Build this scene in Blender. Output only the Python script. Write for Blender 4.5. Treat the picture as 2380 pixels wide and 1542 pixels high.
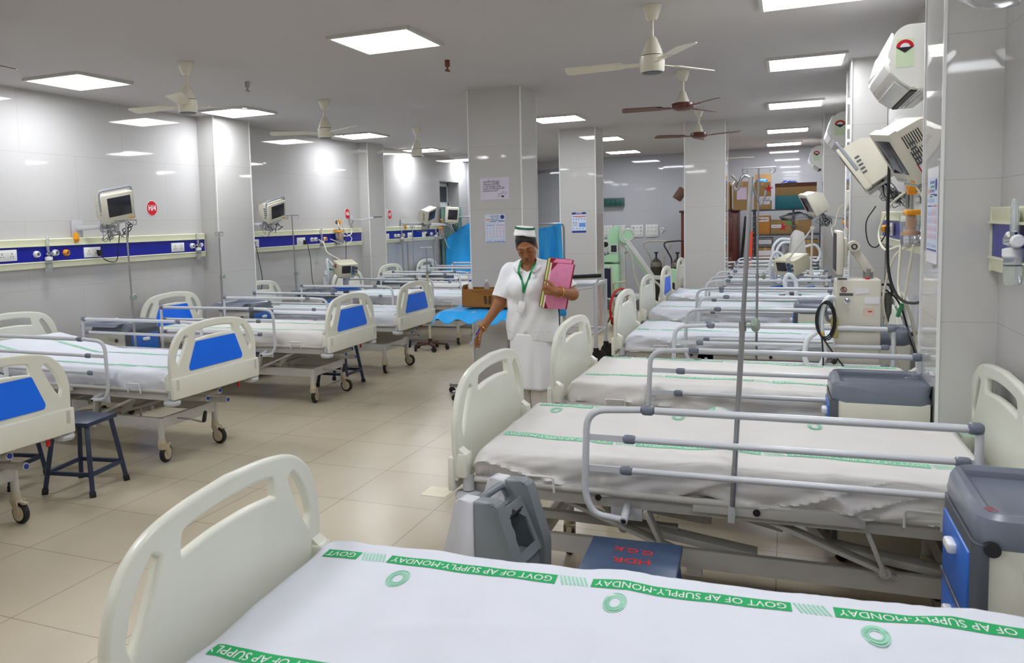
import bpy, bmesh, math, random
import numpy as np
from math import pi, sin, cos, radians, sqrt, atan2
from mathutils import Vector, Matrix, Euler, noise
random.seed(7)
for o in list(bpy.data.objects): bpy.data.objects.remove(o)
SC = bpy.context.scene
COL = SC.collection

# ------------------------------------------------------------------ camera
CAM_Z = 1.63
yaw, pit, rol = 0.41091, 0.08547, -0.02905
fw = Vector((-sin(yaw)*cos(pit), cos(yaw)*cos(pit), -sin(pit)))
r0 = Vector((cos(yaw), sin(yaw), 0)); u0 = r0.cross(fw)
cr = r0*cos(rol)+u0*sin(rol); cu = -r0*sin(rol)+u0*cos(rol)
cd = bpy.data.cameras.new('camera'); cam = bpy.data.objects.new('camera', cd); COL.objects.link(cam)
cam.matrix_world = Matrix(((cr.x, cu.x, -fw.x, 0), (cr.y, cu.y, -fw.y, 0), (cr.z, cu.z, -fw.z, CAM_Z), (0, 0, 0, 1)))
cd.sensor_width = 36.0; cd.sensor_fit = 'HORIZONTAL'
cd.lens = 1904.28/2380*36
cd.shift_x = (1190-1000)/2380; cd.shift_y = (683.57-771)/2380
cd.clip_start = 0.03
cd.dof.use_dof = True; cd.dof.focus_distance = 6.2; cd.dof.aperture_fstop = 8.0
SC.camera = cam

# ------------------------------------------------------------------ world and exposure
W = bpy.data.worlds.new('world'); SC.world = W; W.use_nodes = True
W.node_tree.nodes['Background'].inputs[0].default_value = (0.55, 0.6, 0.7, 1)
W.node_tree.nodes['Background'].inputs[1].default_value = 0.15
SC.view_settings.view_transform = 'Standard'; SC.view_settings.look = 'None'
SC.view_settings.exposure = 0.0; SC.view_settings.gamma = 1.0
SC.view_settings.use_curve_mapping = False
PANEL_STRENGTH = 24.0        # radiance of the ceiling light panels

CEIL = 2.895

# ------------------------------------------------------------------ helpers: materials
def s2l(c):
    return tuple(((v/255)/12.92 if v/255 <= .04045 else ((v/255+.055)/1.055)**2.4) for v in c)
MATS = {}
def mat(name, rgb, rough=.5, metal=0., spec=.5, var=.04, scale=6., bump=0., trans=0., alpha=1., emit=0., coat=0., lin=False, sss=0., bscale=None):
    """procedural Principled material: a base colour varied by noise, optional fine bump"""
    if name in MATS: return MATS[name]
    m = bpy.data.materials.new(name); m.use_nodes = True; nt = m.node_tree; b = nt.nodes['Principled BSDF']
    c = rgb if lin else s2l(rgb)
    b.inputs['Roughness'].default_value = rough; b.inputs['Metallic'].default_value = metal
    b.inputs['Specular IOR Level'].default_value = spec
    b.inputs['Transmission Weight'].default_value = trans; b.inputs['Alpha'].default_value = alpha
    b.inputs['Coat Weight'].default_value = coat
    if sss: b.inputs['Subsurface Weight'].default_value = sss; b.inputs['Subsurface Radius'].default_value = (.02, .008, .004)
    if emit:
        b.inputs['Emission Color'].default_value = (*c, 1); b.inputs['Emission Strength'].default_value = emit
    tc = nt.nodes.new('ShaderNodeTexCoord'); n = nt.nodes.new('ShaderNodeTexNoise'); n.inputs['Scale'].default_value = scale; n.inputs['Detail'].default_value = 4
    nt.links.new(tc.outputs['Object'], n.inputs['Vector'])
    r = nt.nodes.new('ShaderNodeValToRGB'); r.color_ramp.elements[0].position = .3; r.color_ramp.elements[1].position = .7
    r.color_ramp.elements[0].color = (*[v*(1-var) for v in c], 1); r.color_ramp.elements[1].color = (*[min(1, v*(1+var)) for v in c], 1)
    nt.links.new(n.outputs['Fac'], r.inputs['Fac']); nt.links.new(r.outputs['Color'], b.inputs['Base Color'])
    if bump:
        n2 = nt.nodes.new('ShaderNodeTexNoise'); n2.inputs['Scale'].default_value = bscale or scale*8; n2.inputs['Detail'].default_value = 3
        nt.links.new(tc.outputs['Object'], n2.inputs['Vector'])
        bp = nt.nodes.new('ShaderNodeBump'); bp.inputs['Strength'].default_value = bump; bp.inputs['Distance'].default_value = .01
        nt.links.new(n2.outputs['Fac'], bp.inputs['Height']); nt.links.new(bp.outputs['Normal'], b.inputs['Normal'])
    MATS[name] = m
    return m

# ------------------------------------------------------------------ helpers: mesh building
class MB:
    """collects shapes into ONE mesh"""
    def __init__(s): s.bm = bmesh.new()
    def box(s, c, size, rot=None, bev=0., seg=2):
        M = Matrix.Translation(c) @ (rot.to_4x4() if rot is not None else Matrix()) @ Matrix.Diagonal((*size, 1))
        r = bmesh.ops.create_cube(s.bm, size=1., matrix=M)
        if bev:
            es = list({e for v in r['verts'] for e in v.link_edges})
            bmesh.ops.bevel(s.bm, geom=es, offset=bev, segments=seg, affect='EDGES', profile=.5)
        return s
    def b2(s, lo, hi, bev=0., seg=2):
        return s.box([(a+b)/2 for a, b in zip(lo, hi)], [abs(b-a) for a, b in zip(lo, hi)], None, bev, seg)
    def beam(s, p0, p1, w, h, bev=0., up=(0, 0, 1)):
        p0 = Vector(p0); p1 = Vector(p1); d = p1-p0; L = d.length; x = d.normalized(); u = Vector(up)
        y = u.cross(x)
        if y.length < 1e-4: y = Vector((0, 1, 0)).cross(x)
        y.normalize(); z = x.cross(y)
        R = Matrix((x, y, z)).transposed()
        return s.box((p0+p1)/2, (L, w, h), R, bev)
    def ring(s, c, ax, r, n, ref=None):
        ax = Vector(ax).normalized(); ref = ref or (Vector((0, 0, 1)) if abs(ax.z) < .9 else Vector((1, 0, 0)))
        a = ax.cross(ref).normalized(); b = ax.cross(a)
        return [s.bm.verts.new(Vector(c)+(a*cos(2*pi*i/n)+b*sin(2*pi*i/n))*r) for i in range(n)]
    def bridge(s, A, B):
        n = len(A)
        for i in range(n):
            try: s.bm.faces.new((A[i], A[(i+1) % n], B[(i+1) % n], B[i]))
            except ValueError: pass
    def cap(s, A, rev=False):
        try: s.bm.faces.new(A[::-1] if rev else A)
        except ValueError: pass
    def cyl(s, p0, p1, r, r2=None, n=16, caps=True):
        ax = Vector(p1)-Vector(p0); A = s.ring(p0, ax, r, n); B = s.ring(p1, ax, r if r2 is None else r2, n)
        s.bridge(A, B)
        if caps: s.cap(A, True); s.cap(B)
        return s
    def lathe(s, prof, c=(0, 0, 0), ax=(0, 0, 1), n=24, caps=True):
        c = Vector(c); ax = Vector(ax).normalized(); R = [s.ring(c+ax*z, ax, max(r, 1e-4), n) for r, z in prof]
        for a, b in zip(R, R[1:]): s.bridge(a, b)
        if caps: s.cap(R[0], True); s.cap(R[-1])
        return s
    def tube(s, pts, r, n=8, closed=False, caps=True, sq=None):
        P = [Vector(p) for p in pts]; N = len(P); rs = r if isinstance(r, (list, tuple)) else [r]*N
        T = []
        for i in range(N):
            a = P[(i-1) % N] if (closed or i) else P[0]; b = P[(i+1) % N] if (closed or i < N-1) else P[-1]
            t = b-a; T.append(t.normalized() if t.length > 1e-9 else Vector((0, 0, 1)))
        ref = Vector((0, 0, 1)) if abs(T[0].z) < .9 else Vector((1, 0, 0))
        a = T[0].cross(ref).normalized(); rings = []
        for i in range(N):
            if i:
                a = a-T[i]*a.dot(T[i])
                a = a.normalized() if a.length > 1e-6 else T[i].orthogonal().normalized()
            b = T[i].cross(a); ring = []
            for k in range(n):
                an = 2*pi*k/n; ca, sa = cos(an), sin(an)
                if sq: ca, sa = ca*sq[0], sa*sq[1]
                ring.append(s.bm.verts.new(P[i]+(a*ca+b*sa)*rs[i]))
            rings.append(ring)
        for x, y in zip(rings, rings[1:]): s.bridge(x, y)
        if closed: s.bridge(rings[-1], rings[0])
        elif caps: s.cap(rings[0], True); s.cap(rings[-1])
        return s
    def torus(s, c, ax, R, r, n=24, m=8, arc=2*pi):
        ax = Vector(ax).normalized(); ref = Vector((0, 0, 1)) if abs(ax.z) < .9 else Vector((1, 0, 0)); a = ax.cross(ref).normalized(); b = ax.cross(a)
        full = arc > 6.28; k = n if full else n+1
        return s.tube([Vector(c)+(a*cos(arc*i/n)+b*sin(arc*i/n))*R for i in range(k)], r, m, closed=full)
    def prism(s, poly, z0, z1, M=Matrix(), bev=0., seg=2):
        A = [s.bm.verts.new(M @ Vector((x, y, z0))) for x, y in poly]; B = [s.bm.verts.new(M @ Vector((x, y, z1))) for x, y in poly]
        n = len(poly); fs = [s.bm.faces.new(A[::-1]), s.bm.faces.new(B)]
        for i in range(n): fs.append(s.bm.faces.new((A[i], A[(i+1) % n], B[(i+1) % n], B[i])))
        if bev:
            es = list({e for f in fs for e in f.edges})
            bmesh.ops.bevel(s.bm, geom=es, offset=bev, segments=seg, affect='EDGES', profile=.5)
        return s
    def sphere(s, c, r, sc=(1, 1, 1), n=16):
        bmesh.ops.create_uvsphere(s.bm, u_segments=n, v_segments=max(6, n*2//3), radius=r, matrix=Matrix.Translation(c) @ Matrix.Diagonal((*sc, 1)))
        return s
    def grid(s, f, nu, nv, cu=False):
        """surface f(u,v), u,v in 0..1"""
        V = [[s.bm.verts.new(f(i/(nu-1) if not cu else i/nu, j/(nv-1))) for j in range(nv)] for i in range(nu)]
        for i in range(nu if cu else nu-1):
            for j in range(nv-1):
                try: s.bm.faces.new((V[i][j], V[(i+1) % nu][j], V[(i+1) % nu][j+1], V[i][j+1]))
                except ValueError: pass
        return V
    def mesh(s, name, ang=38):
        bmesh.ops.recalc_face_normals(s.bm, faces=s.bm.faces)
        me = bpy.data.meshes.new(name); s.bm.to_mesh(me); s.bm.free(); return fin(me, ang)
    def build(s, name, m, parent=None, loc=(0, 0, 0), rot=None, label=None, ang=38):
        return obj(name, s.mesh(name, ang), m, parent, loc, rot, label)
def fin(me, ang=38):
    me.polygons.foreach_set('use_smooth', [True]*len(me.polygons))
    me.set_sharp_from_angle(angle=radians(ang)); me.update()
    return me
def obj(name, me, m, parent=None, loc=(0, 0, 0), rot=None, label=None):
    o = bpy.data.objects.new(name, me); COL.objects.link(o)
    if m is not None:
        if not me.materials: me.materials.append(m)
    o.location = loc
    if rot is not None: o.rotation_euler = rot
    if parent is not None: o.parent = parent
    if label: o['label'] = label
    return o
def tag(o, label, cat, group=None, kind=None):
    o['label'] = label; o['category'] = cat
    if group: o['group'] = group
    if kind: o['kind'] = kind
    return o
def thing(name, label, cat, loc=(0, 0, 0), rz=0., group=None, rot=None):
    o = bpy.data.objects.new(name, None); COL.objects.link(o); o.location = loc; o.rotation_euler = rot or (0, 0, rz)
    o.empty_display_size = .1
    return tag(o, label, cat, group)
def struct(o):
    o['kind'] = 'structure'; return o
KIDS = {}
def children(o): return [c for c in bpy.data.objects if c.parent == o]
def dup(root, label, loc, rz=None, group=None, rot=None, skip=()):
    r = root.copy(); COL.objects.link(r); r.location = loc
    if rz is not None: r.rotation_euler = (0, 0, rz)
    if rot is not None: r.rotation_euler = rot
    r['label'] = label
    if group: r['group'] = group
    for ch in children(root):
        if ch.name.split('.')[0] in skip: continue
        c = ch.copy(); COL.objects.link(c); c.parent = r
        for g in children(ch):
            d = g.copy(); COL.objects.link(d); d.parent = c
    return r
def curve_mesh(name, splines, extrude, bevel=0., res=2, bres=2):
    """filled 2D outline with holes, extruded and rounded: returns a mesh in the XY plane"""
    cu = bpy.data.curves.new(name, 'CURVE'); cu.dimensions = '2D'; cu.fill_mode = 'BOTH'
    cu.extrude = extrude; cu.bevel_depth = bevel; cu.bevel_resolution = bres; cu.resolution_u = res
    for pts in splines:
        sp = cu.splines.new('POLY'); sp.points.add(len(pts)-1); sp.use_cyclic_u = True
        for p, q in zip(sp.points, pts): p.co = (q[0], q[1], 0, 1)
    return conv(name, cu)
def conv(name, cu):
    o = bpy.data.objects.new(name, cu); COL.objects.link(o)
    dg = bpy.context.evaluated_depsgraph_get(); dg.update()
    me = bpy.data.meshes.new_from_object(o.evaluated_get(dg)); me.name = name
    bpy.data.objects.remove(o); bpy.data.curves.remove(cu)
    me.materials.clear()
    return me
TXT = {}
def text_mesh(body, size, extrude=0., align='CENTER', bold=0., spacing=1., line=1.):
    k = (body, size, extrude, align, bold, spacing)
    if k in TXT: return TXT[k]
    cu = bpy.data.curves.new('lettering', 'FONT'); cu.body = body; cu.size = size; cu.extrude = extrude; cu.align_x = align; cu.align_y = 'CENTER'
    cu.offset = bold; cu.space_character = spacing; cu.space_line = line; cu.resolution_u = 3
    TXT[k] = conv('lettering', cu); return TXT[k]
def text(body, size, m, parent, loc, rot, name='lettering', align='CENTER', bold=0., ext=.0004, spacing=1., label=None, line=1.):
    me = text_mesh(body, size, ext, align, bold, spacing, line).copy()
    return obj(name, me, m, parent, loc, rot, label)
def rnd_poly(pts, r, n=4):
    """round the corners of a polygon; r is one radius or a list"""
    out = []; N = len(pts)
    for i in range(N):
        p = Vector(pts[i]); a = Vector(pts[i-1]); b = Vector(pts[(i+1) % N]); q = r[i] if isinstance(r, (list, tuple)) else r
        da = (a-p); db = (b-p); q1 = min(q, da.length*.49, db.length*.49)
        if q1 < 1e-5: out.append(tuple(p)); continue
        pa = p+da.normalized()*q1; pb = p+db.normalized()*q1
        for k in range(n+1):
            t = k/n; out.append(tuple(pa*(1-t)**2+p*2*t*(1-t)+pb*t*t))
    return out
def spl(pts, n=8, closed=False):
    """Catmull-Rom through points"""
    P = [Vector(p) for p in pts]; N = len(P); out = []
    for i in range(N if closed else N-1):
        p0 = P[(i-1) % N] if (closed or i) else P[0]*2-P[1]; p1 = P[i]; p2 = P[(i+1) % N]
        p3 = P[(i+2) % N] if (closed or i+2 < N) else P[-1]*2-P[-2]
        for k in range(n):
            t = k/n; out.append(.5*((2*p1)+(p2-p0)*t+(2*p0-5*p1+4*p2-p3)*t*t+(3*p1-p0-3*p2+p3)*t**3))
    if not closed: out.append(P[-1])
    return out
def arcpath(pts, r, n=5):
    """polyline with rounded corners (3D)"""
    P = [Vector(p) for p in pts]; out = [P[0]]
    for i in range(1, len(P)-1):
        a, p, b = P[i-1], P[i], P[i+1]; q = min(r, (a-p).length*.49, (b-p).length*.49)
        pa = p+(a-p).normalized()*q; pb = p+(b-p).normalized()*q
        for k in range(n+1):
            t = k/n; out.append(pa*(1-t)**2+p*2*t*(1-t)+pb*t*t)
    out.append(P[-1]); return out
def nz(x, y, z=0., s=1.): return noise.noise(Vector((x*s, y*s, z*s)))

# ------------------------------------------------------------------ shared materials
ABS = mat('cream abs plastic', (226, 226, 212), .3, var=.02)
WHT = mat('white plastic', (232, 232, 230), .35, var=.02)
IVO = mat('ivory enamelled metal', (222, 219, 204), .35, var=.03)
BLU = mat('blue panel laminate', (0, 112, 250), .38, var=.03)
GRY = mat('grey moulded plastic', (116, 122, 136), .27, var=.04)
LGR = mat('light grey paint', (190, 191, 194), .35, var=.03)
DGR = mat('dark grey plastic', (84, 88, 96), .45, var=.05)
RAIL = mat('powder coated rail', (205, 207, 212), .28, var=.02)
FRM = mat('off white painted steel', (196, 194, 188), .38, var=.04)
STL = mat('stainless steel', (176, 176, 178), .28, metal=1., var=.04)
CHR = mat('chrome', (205, 206, 210), .12, metal=1., var=.02)
BLK = mat('black rubber', (22, 22, 25), .55, var=.1)
CST = mat('beige caster plastic', (198, 186, 158), .5, var=.06)
NVY = mat('navy painted steel', (40, 52, 78), .36, var=.08)
SHT = mat('white cotton sheet', (225, 227, 236), .85, spec=.2, var=.015, bump=.12, bscale=260)
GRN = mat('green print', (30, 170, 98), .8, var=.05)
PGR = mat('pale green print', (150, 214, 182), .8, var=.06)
CRM = mat('cream bedhead trunking', (226, 226, 196), .4, var=.02)
RBL = mat('royal blue trunking', (8, 22, 150), .32, var=.05)
ORG = mat('amber plastic', (240, 158, 22), .4, var=.05)
RED = mat('red', (204, 16, 36), .4, var=.05)
BAMB = mat('black cable', (20, 20, 22), .45, var=.1)
CLR = mat('clear plastic', (238, 240, 242), .12, trans=.9, var=.01)
SKY = mat('blue surgical drape', (40, 172, 252), .5, var=.08, scale=3, bump=.25, bscale=14)
CARD = mat('brown cardboard', (164, 130, 84), .8, var=.08, scale=3)
SCR = mat('dark screen glass', (44, 46, 56), .12, var=.05)
PAP = mat('white paper', (232, 230, 236), .6, var=.02)
# ================================================================== the room
def tile_mat(name, rgb, hu, tw, th, rough, joint, jw=.0018, off=0., var=.012, tilt=.006, u0=0., v0=0., spec=.5, cloud=.0, cscale=1.2, ctint=None):
    """glossy tiles with fine joints. hu: 'x','y','xy' -> horizontal axis; vertical axis z, or 'floor'"""
    m = bpy.data.materials.new(name); m.use_nodes = True; nt = m.node_tree; L = nt.links.new; b = nt.nodes['Principled BSDF']
    b.inputs['Roughness'].default_value = rough; b.inputs['Specular IOR Level'].default_value = spec
    g = nt.nodes.new('ShaderNodeNewGeometry'); sx = nt.nodes.new('ShaderNodeSeparateXYZ'); L(g.outputs['Position'], sx.inputs[0])
    def math(op, a, bb=None, c=None):
        n = nt.nodes.new('ShaderNodeMath'); n.operation = op
        for i, v in enumerate((a, bb, c)):
            if v is None: continue
            if isinstance(v, (int, float)): n.inputs[i].default_value = v
            else: L(v, n.inputs[i])
        return n.outputs[0]
    X, Y, Z = sx.outputs
    if hu == 'floor': U, V = X, Y
    elif hu == 'xy': U, V = math('ADD', X, Y), Z
    else: U, V = (X if hu == 'x' else Y), Z
    U = math('DIVIDE', math('SUBTRACT', U, u0), tw); V = math('DIVIDE', math('SUBTRACT', V, v0), th)
    fv = math('FLOOR', V)
    if off: U = math('ADD', U, math('MULTIPLY', math('MODULO', math('ABSOLUTE', fv), 2.), off))
    fu = math('FLOOR', U)
    du = math('MULTIPLY', math('ABSOLUTE', math('SUBTRACT', math('FRACT', math('ADD', U, .5)), .5)), tw)
    dv = math('MULTIPLY', math('ABSOLUTE', math('SUBTRACT', math('FRACT', math('ADD', V, .5)), .5)), th)
    d = math('MINIMUM', du, dv)
    jm = math('LESS_THAN', d, jw)
    cx = nt.nodes.new('ShaderNodeCombineXYZ'); L(fu, cx.inputs[0]); L(fv, cx.inputs[1])
    wn = nt.nodes.new('ShaderNodeTexWhiteNoise'); L(cx.outputs[0], wn.inputs['Vector'])
    # tile colour
    nn = nt.nodes.new('ShaderNodeTexNoise'); nn.inputs['Scale'].default_value = cscale; nn.inputs['Detail'].default_value = 5; L(g.outputs['Position'], nn.inputs['Vector'])
    c = s2l(rgb); t = s2l(ctint) if ctint else tuple(v*.9 for v in c)
    mx = nt.nodes.new('ShaderNodeMix'); mx.data_type = 'RGBA'
    mx.inputs[6].default_value = (*c, 1); mx.inputs[7].default_value = (*t, 1)
    L(math('MULTIPLY', math('MAXIMUM', math('MULTIPLY', math('SUBTRACT', nn.outputs['Fac'], .42), 3.), 0.), cloud), mx.inputs[0])
    hs = nt.nodes.new('ShaderNodeHueSaturation'); L(mx.outputs[2], hs.inputs['Color'])
    L(math('ADD', math('MULTIPLY', wn.outputs['Value'], var*2), 1.-var), hs.inputs['Value'])
    mj = nt.nodes.new('ShaderNodeMix'); mj.data_type = 'RGBA'; L(jm, mj.inputs[0]); L(hs.outputs[0], mj.inputs[6]); mj.inputs[7].default_value = (*s2l(joint), 1)
    L(mj.outputs[2], b.inputs['Base Color'])
    # every tile sits at a very slightly different tilt
    vs = nt.nodes.new('ShaderNodeVectorMath'); vs.operation = 'SUBTRACT'; L(wn.outputs['Color'], vs.inputs[0]); vs.inputs[1].default_value = (.5, .5, .5)
    vm = nt.nodes.new('ShaderNodeVectorMath'); vm.operation = 'SCALE'; L(vs.outputs[0], vm.inputs[0]); vm.inputs['Scale'].default_value = tilt
    va = nt.nodes.new('ShaderNodeVectorMath'); va.operation = 'ADD'; L(g.outputs['Normal'], va.inputs[0]); L(vm.outputs[0], va.inputs[1])
    vn = nt.nodes.new('ShaderNodeVectorMath'); vn.operation = 'NORMALIZE'; L(va.outputs[0], vn.inputs[0]); L(vn.outputs[0], b.inputs['Normal'])
    return m
WT = dict(rough=.035, joint=(172, 168, 163), jw=.0012, var=.008, spec=.55)
M_WL = tile_mat('glossy wall tile', (198, 196, 195), 'y', 1.2, .6, u0=.35, v0=-.05, off=.5, **WT)
M_WB = tile_mat('glossy back wall tile', (190, 191, 197), 'x', 1.2, .6, u0=.1, v0=-.05, off=.5, **WT)
M_COL = tile_mat('glossy column tile', (200, 198, 195), 'xy', 900., .6, v0=-.05, u0=-450., **WT)
M_FLOOR = tile_mat('beige vitrified floor tile', (198, 186, 163), 'floor', .6, .6, .26, (128, 112, 90), jw=.0016, u0=-3.03, v0=4.767, var=.02, tilt=.004, cloud=.5, cscale=2.2, spec=.4, ctint=(187, 172, 146))
M_CEIL = mat('matt ceiling paint', (200, 196, 197), .9, spec=.2, var=.01, scale=.6)

YB, YF = 17.3, -3.2            # back and front ends of the ward
def xr(y): return .862-.013*y  # the right wall runs very slightly out of square
XL = -6.06
MB().b2((XL-.6, YF-.1, -.12), (1.3, YB+.2, 0)).build('floor', M_FLOOR); struct(bpy.data.objects['floor'])
struct(MB().b2((XL-.6, YF-.1, CEIL), (1.3, YB+.2, CEIL+.15)).build('ceiling', M_CEIL))
wl = MB()
WY0, WY1, WZ1 = 14.5, 15.5, 2.437
wl.b2((XL-.12, YF, 0), (XL, WY0, CEIL)); wl.b2((XL-.12, WY0, WZ1), (XL, WY1, CEIL)); wl.b2((XL-.12, WY1, 0), (XL, YB, CEIL))
wl.b2((XL-.42, WY1, 0), (XL-.12, WY1+.1, CEIL)); wl.b2((XL-.42, WY0-.1, 0), (XL-.12, WY0, CEIL)); wl.b2((XL-.42, WY0, WZ1), (XL-.12, WY1, WZ1+.1)); wl.b2((XL-.5, WY0-.1, 0), (XL-.42, WY1+.1, 1.2))
struct(wl.build('wall_left', M_WL))
struct(MB().b2((XL-.12, 16.0, 0), (-5.0, YB, CEIL)).b2((XL-.1, YB, 0), (1.2, YB+.12, CEIL)).build('wall_back', M_WB))
struct(MB().b2((XL-.1, YF-.12, 0), (1.2, YF, CEIL)).build('wall_front', mat('painted end wall', (205, 203, 200), .6)))
wr = MB(); wr.prism([(xr(YF), YF), (1.1, YF), (1.1, YB), (xr(YB), YB)], 0, CEIL)
struct(wr.build('wall_right', M_WL))
# pilasters and free standing columns (name: trim)
PIL = [(XL, -5.83, 7.5, 8.16), (XL, -5.9, 11.28, 11.82), (XL, -5.84, 3.6, 4.2),
       (.60, xr(4), 4.05, 4.56), (.49, xr(8), 7.78, 8.35), (.44, xr(12), 11.95, 12.5), (.6, xr(.6), .2, .8)]
COLS = [(-2.82, -2.295, 7.5, 8.02), (-2.93, -2.425, 11.4, 11.9), (-1.27, -.75, 11.65, 12.2)]
n = 0
for x0, x1, y0, y1 in PIL+COLS:
    n += 1
    b = MB(); b.b2((x0, y0, 0), (x1, y1, CEIL)); o = struct(b.build('trim_%d' % n, M_COL))
# pale corner beads on the column edges
BEAD = mat('white corner bead', (236, 236, 234), .3)
n = 10
for x0, x1, y0, y1 in PIL[:2]+PIL[3:6]+COLS:
    b = MB()
    xs = [x1] if x0 == XL else ([x0] if x1 > .6 else [x0, x1])
    for x in xs:
        for y in (y0, y1): b.b2((x-.006, y-.006, 0), (x+.006, y+.006, CEIL-.001))
    n += 1; struct(b.build('trim_%d' % n, BEAD))

# small high window in the recess at the far left
WF = mat('white window frame', (228, 230, 230), .4)
w = MB(); xw = XL-.28
for (a, c) in (((xw, WY0, 2.36), (xw+.05, WY1, 2.43)), ((xw, WY0, 1.98), (xw+.05, WY1, 2.05)), ((xw, WY0, 1.98), (xw+.05, WY0+.06, 2.43)), ((xw, WY1-.06, 1.98), (xw+.05, WY1, 2.43)), ((xw, WY0, 1.92), (xw+.1, WY1, 1.98))):
    w.b2(a, c, .004)
win = struct(w.build('window_1', WF))
obj('window_pane', MB().b2((xw+.02, WY0+.05, 2.05), (xw+.03, WY1-.05, 2.37)).mesh('window_pane'), mat('dark window glass', (64, 72, 82), .08), win)
obj('closed_shutter', MB().b2((xw-.02, WY0, 1.2), (xw+.0, WY1, 1.92)).mesh('closed_shutter'), mat('grey shutter', (120, 128, 130), .5), win)
# striped green curtain hanging under the window
cm = mat('green curtain cloth', (112, 150, 142), .85, var=.12, scale=14)
cu = MB()
cu.grid(lambda u, v: Vector((XL+.05+.03*sin(u*46)+.01*sin(u*17), 14.42+u*1.02, .35+v*1.57)), 90, 8)
c = cu.build('curtain', cm); c.modifiers.new('thickness', 'SOLIDIFY').thickness = .004
tag(c, 'pleated grey-green curtain hanging below the small high window', 'curtain')
rod = MB().cyl((XL+.05, 14.36, 1.935), (XL+.05, 15.48, 1.935), .012).build('curtain_rod', STL); tag(rod, 'thin steel rod carrying the grey-green curtain', 'curtain rod')

# ------------------------------------------------------------------ ceiling light panels
EM = bpy.data.materials.new('lit diffuser'); EM.use_nodes = True; nt = EM.node_tree; nt.nodes.remove(nt.nodes['Principled BSDF'])
e = nt.nodes.new('ShaderNodeEmission'); e.inputs[0].default_value = (.93, .96, 1, 1); e.inputs[1].default_value = PANEL_STRENGTH
nt.links.new(e.outputs[0], nt.nodes['Material Output'].inputs[0])
def panel(label):
    t = thing('ceiling_light', label, 'ceiling light', group='square ceiling light panels')
    f = MB(); s = .30
    f.b2((-s, -s, -.004), (s, s, 0)); t_ = .022
    for a, c in (((-s, -s, -.022), (s, -s+t_, -.004)), ((-s, s-t_, -.022), (s, s, -.004)), ((-s, -s, -.022), (-s+t_, s, -.004)), ((s-t_, -s, -.022), (s, s, -.004))): f.b2(a, c)
    f.build('panel_frame', mat('pale panel frame', (205, 203, 198), .4), t)
    obj('diffuser', curve_mesh('diffuser', [rnd_poly([(-.274, -.274), (.274, -.274), (.274, .274), (-.274, .274)], .012)], .002), EM, t, (0, 0, -.018))
    return t
LIGHTS = [(-5.37, 5.19, 'lit square ceiling panel nearest the left wall at the front left'), (-5.41, 7.40, 'lit ceiling panel above the first left pilaster behind a white fan'),
 (-5.46, 10.27, 'lit ceiling panel beside the motor of the second white fan on the left'), (-5.69, 12.96, 'lit ceiling panel behind the third white fan on the left'), (-5.98, 15.45, 'lit ceiling panel in the far left corner beside the big column'),
 (-2.52, 5.16, 'largest lit square ceiling panel over the middle of the aisle'), (-2.61, 10.14, 'lit ceiling panel between the two front columns'), (-2.66, 13.1, 'lit ceiling panel half hidden behind the second column'), (-2.85, 15.9, 'lit ceiling panel near the back wall right of the second column'),
 (.14, 5.31, 'lit ceiling panel cut by the top edge of the photo at right'), (.14, 7.66, 'nearest whole lit panel of the right hand row'), (.085, 10.52, 'second whole lit panel of the right hand row'), (.007, 13.69, 'third lit panel of the right hand row'), (-.05, 16.3, 'last lit panel of the right hand row at the back wall')]
HID = [(-5.3, 2.6), (-5.25, -.2), (-2.45, 1.6), (-2.4, -1.2), (.12, 2.4), (.15, -.6)]
for i, (x, y, lab) in enumerate(LIGHTS):
    if i == 0: P0 = panel(lab); P0.location = (x, y, CEIL)
    else: dup(P0, lab, (x, y, CEIL))
for x, y in HID: dup(P0, 'lit ceiling panel outside the frame behind the camera', (x, y, CEIL))

# ------------------------------------------------------------------ ceiling fans
FCR = mat('cream fan enamel', (226, 222, 204), .25, var=.02); FBR = mat('brown fan enamel', (96, 46, 36), .3, var=.05); FTIP = mat('grey blade end', (150, 146, 140), .4)
def fan(label, blade, motor, brown=False, drop=.30, angs=(0, 120, 240), R=.55, group='ceiling fans'):
    t = thing('ceiling_fan', label, 'ceiling fan', group=group)
    MB().lathe([(.056, 0), (.058, -.008), (.050, -.035), (.034, -.08), (.026, -.09)]).build('canopy', FCR, t)
    MB().cyl((0, 0, -.085), (0, 0, -drop+.09), .011).build('down_rod', FCR, t)
    if brown:
        MB().lathe([(.018, -drop+.125), (.026, -drop+.115), (.046, -drop+.06), (.058, -drop+.03)]).build('shroud', FCR, t)
        MB().lathe([(.06, -drop+.03), (.095, -drop+.02), (.1, -drop), (.095, -drop-.02), (.07, -drop-.035), (.045, -drop-.042)], n=32).build('motor', motor, t)
    else:
        MB().lathe([(.018, -drop+.125), (.03, -drop+.11), (.055, -drop+.05), (.064, -drop+.015)]).build('shroud', FCR, t)
        MB().lathe([(.05, -drop+.015), (.072, -drop+.008), (.072, -drop-.075), (.066, -drop-.085)], n=32).build('motor', motor, t)
        MB().lathe([(.062, -drop-.083), (.058, -drop-.09), (.02, -drop-.091)], n=24).build('motor_cap', DGR, t)
    for a in angs:
        R3 = Matrix.Rotation(radians(a), 4, 'Z') @ Matrix.Translation((0, 0, -drop-.012 if brown else -drop-.03)) @ Matrix.Rotation(radians(11), 4, 'X')
        w0, w1 = .05, .066
        poly = rnd_poly([(.17, -w0), (R, -w1), (R, w1*.9), (.17, w0)], [.03, .03, .05, .03])
        b = MB(); b.prism(poly, -.0022, .0022, R3)
        bl = b.build('blade', blade, t)
        b = MB(); b.prism([(.07, -.02), (.22, -.035), (.22, .035), (.07, .02)], -.006, -.002, R3)
        b.build('blade_bracket', motor, bl)
    return t
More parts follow.
